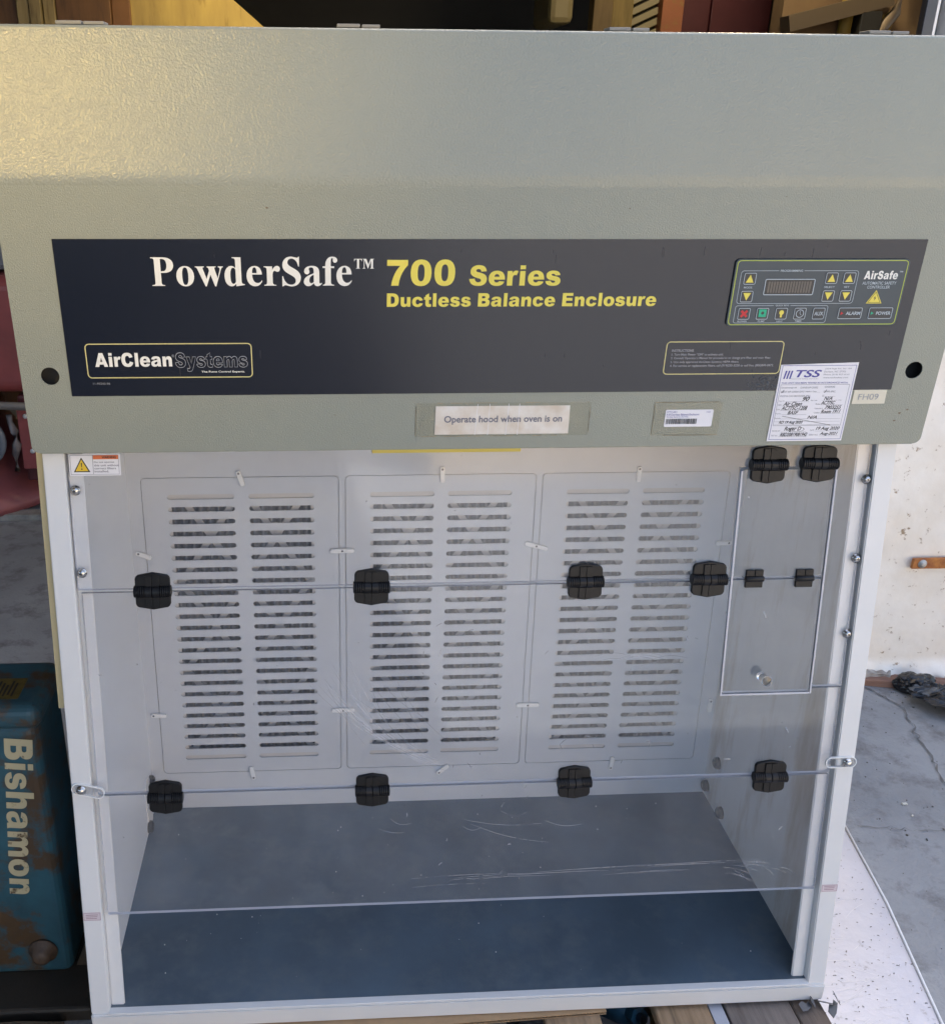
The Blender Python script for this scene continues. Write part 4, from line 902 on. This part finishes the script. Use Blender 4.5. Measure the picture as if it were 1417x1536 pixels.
# white wall on the right
wallm = mat("peeling_white_paint", (.93, .88, .79), .7, c2=(.86, .79, .68), vscale=6, bump=.7, bscale=30, dirt=(.34, .24, .14), dscale=34, dlo=.60, dhi=.66)
ww = thing("white_wall", "peeling white painted wall at the right with a rusty bracket", "wall", (3, 1.2, GZ))
bm = bmesh.new(); nx, nz = 130, 110; vs = {}
from mathutils import noise
for i in range(nx+1):
    for j in range(nz+1):
        x = 1.19+(i/nx)**1.0*1.3; z = GZ-.02+j/nz*1.1
        d = .006*noise.noise(Vector((x*3, 0, z*3)))+.004*max(0, noise.noise(Vector((x*14, 2, z*14))))+.0022*max(0, noise.noise(Vector((x*45, 5, z*45)))-.1)
        foot = max(0, (.055-(z-GZ))/.055); d -= foot*.035*(1+noise.noise(Vector((x*25, 9, z*25))))
        vs[i, j] = bm.verts.new((x, 1.09+d, z))
for i in range(nx):
    for j in range(nz): bm.faces.new((vs[i, j], vs[i+1, j], vs[i+1, j+1], vs[i, j+1]))
part("wall_face", bm2me(bm, True), wallm, ww)
part("wall_core", box(1.19, 9, 1.115, 1.135, GZ-.02, 3.3), wallm, ww)
part("wall_upper", join([sheet(0, 1, 0, 1, 0)]) if 0 else box(1.19, 2.49, 1.088, 1.114, .921, 3.29), wallm, ww)
part("wall_side_run", box(2.491, 9, 1.088, 1.114, GZ-.02, 3.29), wallm, ww)
part("broken_footing", box(1.15, 1.40, 1.06, 1.10, GZ-.02, GZ+.05, .012, 3) if 0 else rough_box(1.10, 1.41, 1.055, 1.085, GZ, GZ+.032, .006, .006, 14, 3), mat("rubble", (.50, .46, .41), .9, c2=(.25, .22, .19), vscale=30, bump=.8, bscale=50), ww)
rust = mat("rusty_steel", (.50, .20, .05), .75, c2=(.28, .09, .03), vscale=40, bump=.4, bscale=120)
br = part("rusty_bracket", rough_box(1.400, 1.62, 1.070, 1.0795, .200, .2315, .002, .0006, 10, 6), rust, ww, label="orange rusty flat bracket bolted to the wall")
for x in (1.427, 1.508):
    part("bracket_bolt", lathe([(.0125, 0), (.0125, -.002), (.007, -.0022), (.007, -.008), (.004, -.009), (.0001, -.009)], 18, 'Y'), mat("galvanised", (.5, .48, .44), .5, metal=.6), br, T(x, 1.0698, .2165))
stl = mat("track_steel", (.75, .74, .72), .3)
for x, w_ in ((1.134, .006), (1.166, .006)):
    part("door_track", box(x, x+w_, 1.05, 1.09, GZ, 3.3), stl, ww)
part("track_back", box(1.132, 1.189, 1.0905, 1.11, GZ, 3.3), mat("track_dark", (.07, .06, .055), .6), ww)
part("seal_strip", box(1.1735, 1.189, 1.075, 1.09, GZ, 3.3), wallm, ww)

# blue pallet truck at the left
jb = mat("blue_machine_paint", (.030, .11, .145), .45, c2=(.024, .07, .09), vscale=9, bump=.15, bscale=120, dirt=(.075, .045, .022), dscale=13, dlo=.50, dhi=.60)
jack = thing("lift_truck", "old blue hydraulic lift unit with cream lettering beside the enclosure", "lift truck", (-.85, .2, GZ))
def tapered(x0, x1, y0, y1, z0, z1, bev, seg=4):
    return box(x0, x1, y0, y1, z0, z1, bev, seg)
part("housing", box(-1.05, -.694, .12, .27, -.13, .420, .018, 4), jb, jack)
part("housing_cap", box(-1.055, -.685, .112, .27, .412, .458, .020, 5), jb, jack)
gold = mat("foil_label", (.20, .15, .04), .35, c2=(.12, .09, .03), vscale=60, metal=.3)
cl = part("foil_label", flat([rrect(-.90, .142, -.725, .205, .002)], .0004, 0, 0), gold, jack, T(0, 0, .4583))
part("foil_patch", flat([rrect(-.90, .145, -.772, .202, .002)], .0003, 0, 0), mat("orange_foil", (.25, .09, .03), .4), cl, T(0, 0, .4589))
part("label_print", join([flat([rrect(-.768+i*.007, .150+(i % 2)*.004, -.7645+i*.007, .196-(i % 3)*.006, .0005)]) for i in range(5)]), black_ink, cl, T(0, 0, .4590))
crm = mat("worn_cream_letters", (.50, .44, .27), .6, dirt=(.10, .06, .03), dscale=26, dlo=.56, dhi=.63)
JF = Matrix(((1, 0, 0, 0), (0, 0, -1, .1188), (0, 1, 0, 0), (0, 0, 0, 1)))
me = fit(heavy("Bishamon", 0, 2), 0, 0, .332, .047)
part("lettering", me, crm, jack, JF @ T(-.7500, .398, 0) @ RZ(-pi/2-.105))
bk = part("pivot_bolt", lathe([(.026, 0), (.026, -.004), (.018, -.006), (.016, -.020), (.009, -.024), (.0001, -.024)], 20, 'Y'), mat("rusty_dark", (.085, .055, .035), .55, bump=.3), jack, T(-.742, .119, -.069))
part("frame_foot", box(-1.15, -.645, .04, .40, GZ, -.128, .006), mat("greasy_steel", (.045, .035, .025), .5, var=.4, bump=.3, dirt=(.12, .08, .04)), jack)
part("gusset", flat([[(-.6935, -.128), (-.640, -.128), (-.652, -.03)]], .012), mat("gusset_brown", (.06, .042, .025), .6, var=.4), jack, JF @ T(0, 0, -.03))
part("hand_chain", tube([(-.655, .30, .42), (-.652, .29, .34), (-.660, .27, .30), (-.650, .27, .27), (-.640, .26, .30)], .0022, 6), mat("chain_wire", (.14, .11, .07), .5), jack)
pk2 = part("rear_mast", box(-.69, -.63, .285, .33, GZ, .36, .004), mat("mast_dark", (.018, .017, .016), .5), jack)
o = part("timber_offcut", rough_box(-1.2, -.69, -.08, .02, GZ+.001, GZ+.03, .002, .002, 6, 9), mat("brown_board", (.13, .095, .06), .7, bump=.4, bscale=40, stretch=(1, 10, 10)))
tag(o, "brown greasy board on the floor in front of the blue lift unit", "board")

# red machine behind at the left
redm = mat("red_machine_paint", (.36, .085, .08), .38, c2=(.27, .07, .065), vscale=8, bump=.1, dirt=(.22, .12, .11), dscale=10, dlo=.62, dhi=.75)
rm = thing("red_machine", "dull red old machine with flared base standing on the floor at the left", "machine", (-1.8, 2.8, GZ))
part("machine_casing", box(-2.4, -1.27, 2.42, 3.2, .345, .79, .05, 5), redm, rm)
part("grey_top", box(-2.4, -1.30, 2.5, 3.1, .80, 1.0, .02), mat("grey_enamel", (.16, .17, .19), .5), rm)
part("rail", tube([(-2.4, 2.38, .36), (-1.20, 2.38, .30)], .016, 12), mat("grey_rail", (.15, .14, .13), .4), rm)
part("machine_bed", box(-1.40, -1.10, 2.44, 3.0, -.02, .335, .01), mat("dark_red_bed", (.12, .028, .03), .5, var=.3), rm)  # darker red than the casing
hp = part("side_plate", box(-1.398, -1.22, 2.405, 2.425, .045, .30, .004), redm, rm)
for x, z in ((-1.365, .262), (-1.355, .120)): part("plate_bolt", lathe([(.010, 0), (.009, -.005), (.0001, -.007)], 12, 'Y'), stl, hp, T(x, 2.405, z))
part("hinge_bar", tube([(-1.425, 2.40, .27), (-1.425, 2.40, .24), (-1.412, 2.40, .20), (-1.410, 2.40, .15), (-1.420, 2.40, .11), (-1.422, 2.40, .04)], [.012, .010, .016, .018, .014, .012], 10), mat("worn_grey", (.22, .20, .20), .5, metal=.3, var=.4, vscale=20), rm)
part("hand_wheel", lathe([(.10, 0), (.11, -.01), (.11, -.03), (.095, -.035), (.07, -.02), (.03, -.02), (.028, -.035), (.0001, -.035)], 28, 'Y'), mat("blue_grey_enamel", (.15, .17, .20), .4), rm, T(-1.548, 2.38, .175))
part("flared_base", lathe([(.22, .30), (.25, .16), (.285, .10), (.35, .01), (.44, -.06), (.50, -.10), (.50, -.135), (.48, -.14)], 40), mat("faded_red_paint", (.34, .10, .10), .45, c2=(.26, .08, .08), vscale=10, dirt=(.24, .15, .10), dscale=16, dlo=.66, dhi=.8), rm, T(-1.80, 2.75, 0))
part("base_bar", box(-2.2, -1.30, 2.36, 2.42, GZ+.001, GZ+.028, .003), mat("scraped_steel", (.42, .40, .36), .5, var=.4, vscale=20), rm)

# things seen in the strip over the header, standing on the floor inside
tan_p = mat("tan_plaster", (.20, .135, .07), .8, c2=(.15, .095, .055), vscale=4, bump=.3, bscale=30, dirt=(.09, .06, .04), dscale=5)
def slab(name, x0, x1, y0, y1, z0, z1, m_, label, cat, bev=.004, parent=None, group=None):
    o = part(name, box(x0, x1, y0, y1, z0, z1, bev), m_, parent)
    if parent is None: tag(o, label, cat, group)
    return o
brn = mat("brown_board_paint", (.13, .065, .03), .6, c2=(.09, .045, .022), vscale=6, stretch=(5, 5, .7), dirt=(.06, .03, .02), dscale=6)
plyw = mat("pale_plywood", (.30, .24, .12), .6, c2=(.22, .17, .08), vscale=6, stretch=(5, 5, .6), dirt=(.1, .07, .03), dscale=6)
slab("brown_cabinet", -3.2, -1.645, 4.0, 4.4, GZ, 2.6, brn, "dark brown cabinet side at the extreme left of the background", "cabinet")
st = thing("board_stack", "stack of upright pale boards between two brown panels", "boards", (-1.56, 4, GZ))
for x in (-1.640, -1.580, -1.520): part("board", box(x, x+.055, 3.96+rnd.uniform(0, .03), 4.02, GZ, 2.4+rnd.uniform(-.1, .1), .004), plyw, st)
slab("brown_cabinet", -1.462, -1.205, 4.0, 4.5, GZ, 2.6, brn, "mid brown cabinet panel right of the pale upright boards", "cabinet")
slab("narrow_board", -1.203, -1.115, 4.02, 4.5, GZ, 2.6, mat("red_brown", (.17, .08, .035), .6, var=.3), "narrow reddish brown panel beside the yellow lit sheet", "panel")
ys_ = part("lit_wall_sheet", flat([[(-1.113, GZ), (.55, GZ), (.55, .9), (-.617, 1.853), (-1.20, 2.35), (-1.113, 2.6)]], .02, .002), mat("lit_wall_yellow", (.40, .31, .11), .55, c2=(.28, .21, .08), vscale=2, stretch=(5, 1, 1), dirt=(.16, .11, .04), dscale=5), None,
           Matrix(((1, 0, 0, 0), (0, 0, -1, 4.06), (0, 1, 0, 0), (0, 0, 0, 1))))  # lit wall area built as a sheet, shadow edge put into its outline
tag(ys_, "large sheet for the yellow lit wall behind the header, slanting shadow edge", "sheet")
part("sheet_seam", flat([lin(-1.22, 1.885, -.70, 1.665, .004)], .003), black_ink, ys_, Matrix(((1, 0, 0, 0), (0, 0, -1, 4.056), (0, 1, 0, 0), (0, 0, 0, 1))))
slab("feed_hopper", .90, 1.02, 3.9, 4.3, 1.76, 2.3, mat("olive_sheet", (.20, .16, .07), .5), "small olive metal hopper hanging in the dark", "hopper", .03)
slab("wooden_post", 1.142, 1.236, 4.0, 4.1, GZ, 3.3, mat("post_brown", (.18, .12, .05), .7, var=.3, stretch=(6, 6, 1)), "brown wooden post left of the yellow-brown one", "post", group="wooden posts behind the header")
slab("wooden_post", 1.240, 1.345, 4.02, 4.1, GZ, 3.3, mat("post_yellow", (.26, .185, .06), .7, var=.3, stretch=(6, 6, 1)), "yellow-brown wooden post beside the slatted shutter", "post", group="wooden posts behind the header")
sh = thing("slatted_shutter", "shutter of slanting olive slats left of the orange post", "shutter", (1.41, 4.05, GZ))
part("shutter_back", box(1.347, 1.475, 4.07, 4.09, GZ, 3.0), mat("shutter_dark", (.05, .04, .02), .7), sh)
sl_ = extr([(0, -.012), (.006, -.016), (.012, .012), (.004, .016)], -.085, .085); sl_.materials.append(mat("olive_slat", (.23, .19, .09), .5))
for i in range(34): part("slat", sl_, None, sh, T(1.41, 4.045, .3+i*.048+.5) @ Matrix.Rotation(-.42, 4, 'Y'))
slab("orange_post", 1.478, 1.585, 3.98, 4.1, GZ, 3.3, mat("orange_paint", (.40, .14, .06), .6, var=.2, dirt=(.3, .2, .05), dscale=12), "orange painted upright beside the dark red door", "post")
dr_ = thing("red_door", "dark red panelled door right of the orange post", "door", (1.8, 4.05, GZ))
dm = mat("dark_red_paint", (.085, .016, .022), .5, var=.2)
part("door_leaf", box(1.588, 1.735, 4.03, 4.08, GZ, 3.2, .003), dm, dr_); part("door_leaf", box(1.740, 2.04, 4.02, 4.08, GZ, 3.2, .003), dm, dr_)
part("door_frame", box(2.043, 2.10, 4.0, 4.1, GZ, 3.2, .003), mat("frame_black", (.02, .015, .015), .6), dr_)
iw = thing("inner_wall", "tan plastered inner wall with pipes behind the header", "wall", (2, 3.1, GZ))
part("wall_face", box(1.66, 2.9, 3.02, 3.12, GZ, 3.3), tan_p, iw)
part("diagonal_beam", extr([(2.93, -.03), (3.015, -.03), (3.015, .03), (2.93, .03)], -.21, .21), mat("beam_grey", (.10, .075, .05), .7), iw, T(1.86, 0, 1.745) @ Matrix.Rotation(-.24, 4, 'Y'))
part("yellow_pipe", tube([(1.89, 2.99, GZ), (1.93, 2.99, 3.2)], .026, 12), mat("pipe_yellow", (.34, .24, .05), .6, var=.3), iw)
part("grey_conduit", tube([(1.985, 2.99, 1.73), (2.00, 2.99, 3.2)], .030, 12), mat("conduit_grey", (.12, .11, .10), .5, var=.5, vscale=20), iw)
part("junction_box", box(1.945, 2.03, 2.93, 3.015, 1.655, 1.745, .005), mat("box_black", (.02, .02, .02), .5), iw)
part("hose", tube([(1.95, 2.96, 1.60), (2.03, 2.95, 1.66), (2.09, 2.95, 1.74), (2.12, 2.95, 1.86), (2.12, 2.95, 3.1)], .021, 12), mat("hose_tan", (.24, .19, .14), .5), iw)
for i in range(7):
    x = rnd.uniform(1.68, 2.25); z = rnd.uniform(1.63, 1.79); s = rnd.uniform(.01, .035)
    part("paint_flake", flat([[(s*cos(t)*rnd.uniform(.4, 1.2), s*sin(t)*rnd.uniform(.4, 1.2)) for t in [k*.7 for k in range(9)]]], .002), mat("flake%s" % "abcdefg"[i], rnd.choice(((.36, .26, .08), (.12, .08, .05))), .7), iw, Matrix(((1, 0, 0, x), (0, 0, -1, 3.018), (0, 1, 0, z), (0, 0, 0, 1))))

# building round it: roof, rear wall; unseen side wall and canopy added for shade
bdg = thing("warehouse", "dark warehouse interior behind the enclosure", "building", (0, 4, GZ))
dkw = mat("dark_interior", (.035, .033, .03), .8, var=.4, vscale=1)  # dark tone stands in for the unlit depth of the interior
part("rear_wall", box(-7, 9, 6.8, 7, GZ, 4.2), dkw, bdg)
part("side_wall", box(-4.6, -4.4, -1.8, 6.79, GZ, 3.39), mat("side_cladding", (.12, .11, .10), .8), bdg)
part("roof", box(-7, 9, 1.36, 6.79, 3.0, 3.8), dkw, bdg)
part("shade_canopy", box(-5, -.45, -5.5, 1.355, 3.4, 3.55), mat("shade_canopy_grey", (.16, .15, .13), .8), bdg)  # unseen slab added to keep skylight off the front left
part("lintel", box(-7, 1.13, 1.12, 1.35, 2.75, 3.39), wallm, bdg)
# unseen blocks added behind the camera to shape the reflections
yd = part("dark_reflection_block", box(-14, -4.5, -9.0, -6.6, GZ+.02, 3.0, .03), mat("reflection_blue", (.025, .035, .05), .5))
tag(yd, "dark blue block added unseen behind the camera for reflections", "container")
pb = part("warm_reflection_block", box(1.5, 30, -19, -14, GZ, 6), mat("reflection_sand", (.50, .40, .27), .85, var=.1))
tag(pb, "sandy block added unseen behind the camera for warm reflections", "building")

# lit warm lamps (the yellow glow on the sheet at the upper left and on the header)
def lamp(name, loc, power, colr, label, rad=.12, aim=None):
    t = thing(name, label, "lamp", loc)
    part("lamp_shade", lathe([(.03, .16), (.05, .15), (.16, .03), (.165, .02), (.155, .03), (.045, .14), (.0001, .145)], 28), mat(name+"_enamel", (.2, .2, .18), .5), t, T(*loc))
    d = bpy.data.lights.new("lamp_light", 'SPOT' if aim else 'POINT'); d.energy = power; d.color = colr; d.shadow_soft_size = rad
    o = bpy.data.objects.new("lamp_light", d); 
    Lm = T(loc[0], loc[1], loc[2]-.06)
    if aim:
        d.spot_size = R(aim[3] if len(aim) > 3 else 21); d.spot_blend = 1.0
        Lm = Lm @ (Vector(aim[:3])-Lm.translation).to_track_quat('-Z', 'Y').to_matrix().to_4x4()
    link(o, t, Lm)
lamp("pendant_lamp", (-.10, 2.9, 2.75), 40, (1, .72, .27), "warm pendant lamp inside the warehouse", .1, (-.62, 4.06, 1.80, 62))
lamp("background_fill", (1.45, 2.5, 2.7), 16, (1, .80, .50), "dim warm fill light added over the right of the background")  # unseen fill light, added to brighten the posts, shutter and door
lamp("bay_lamp", (-1.62, -3.0, 2.66), 72, (1, .68, .20), "warm floodlight hanging behind the camera at the left", .05, (-.62, 0, 1.52))
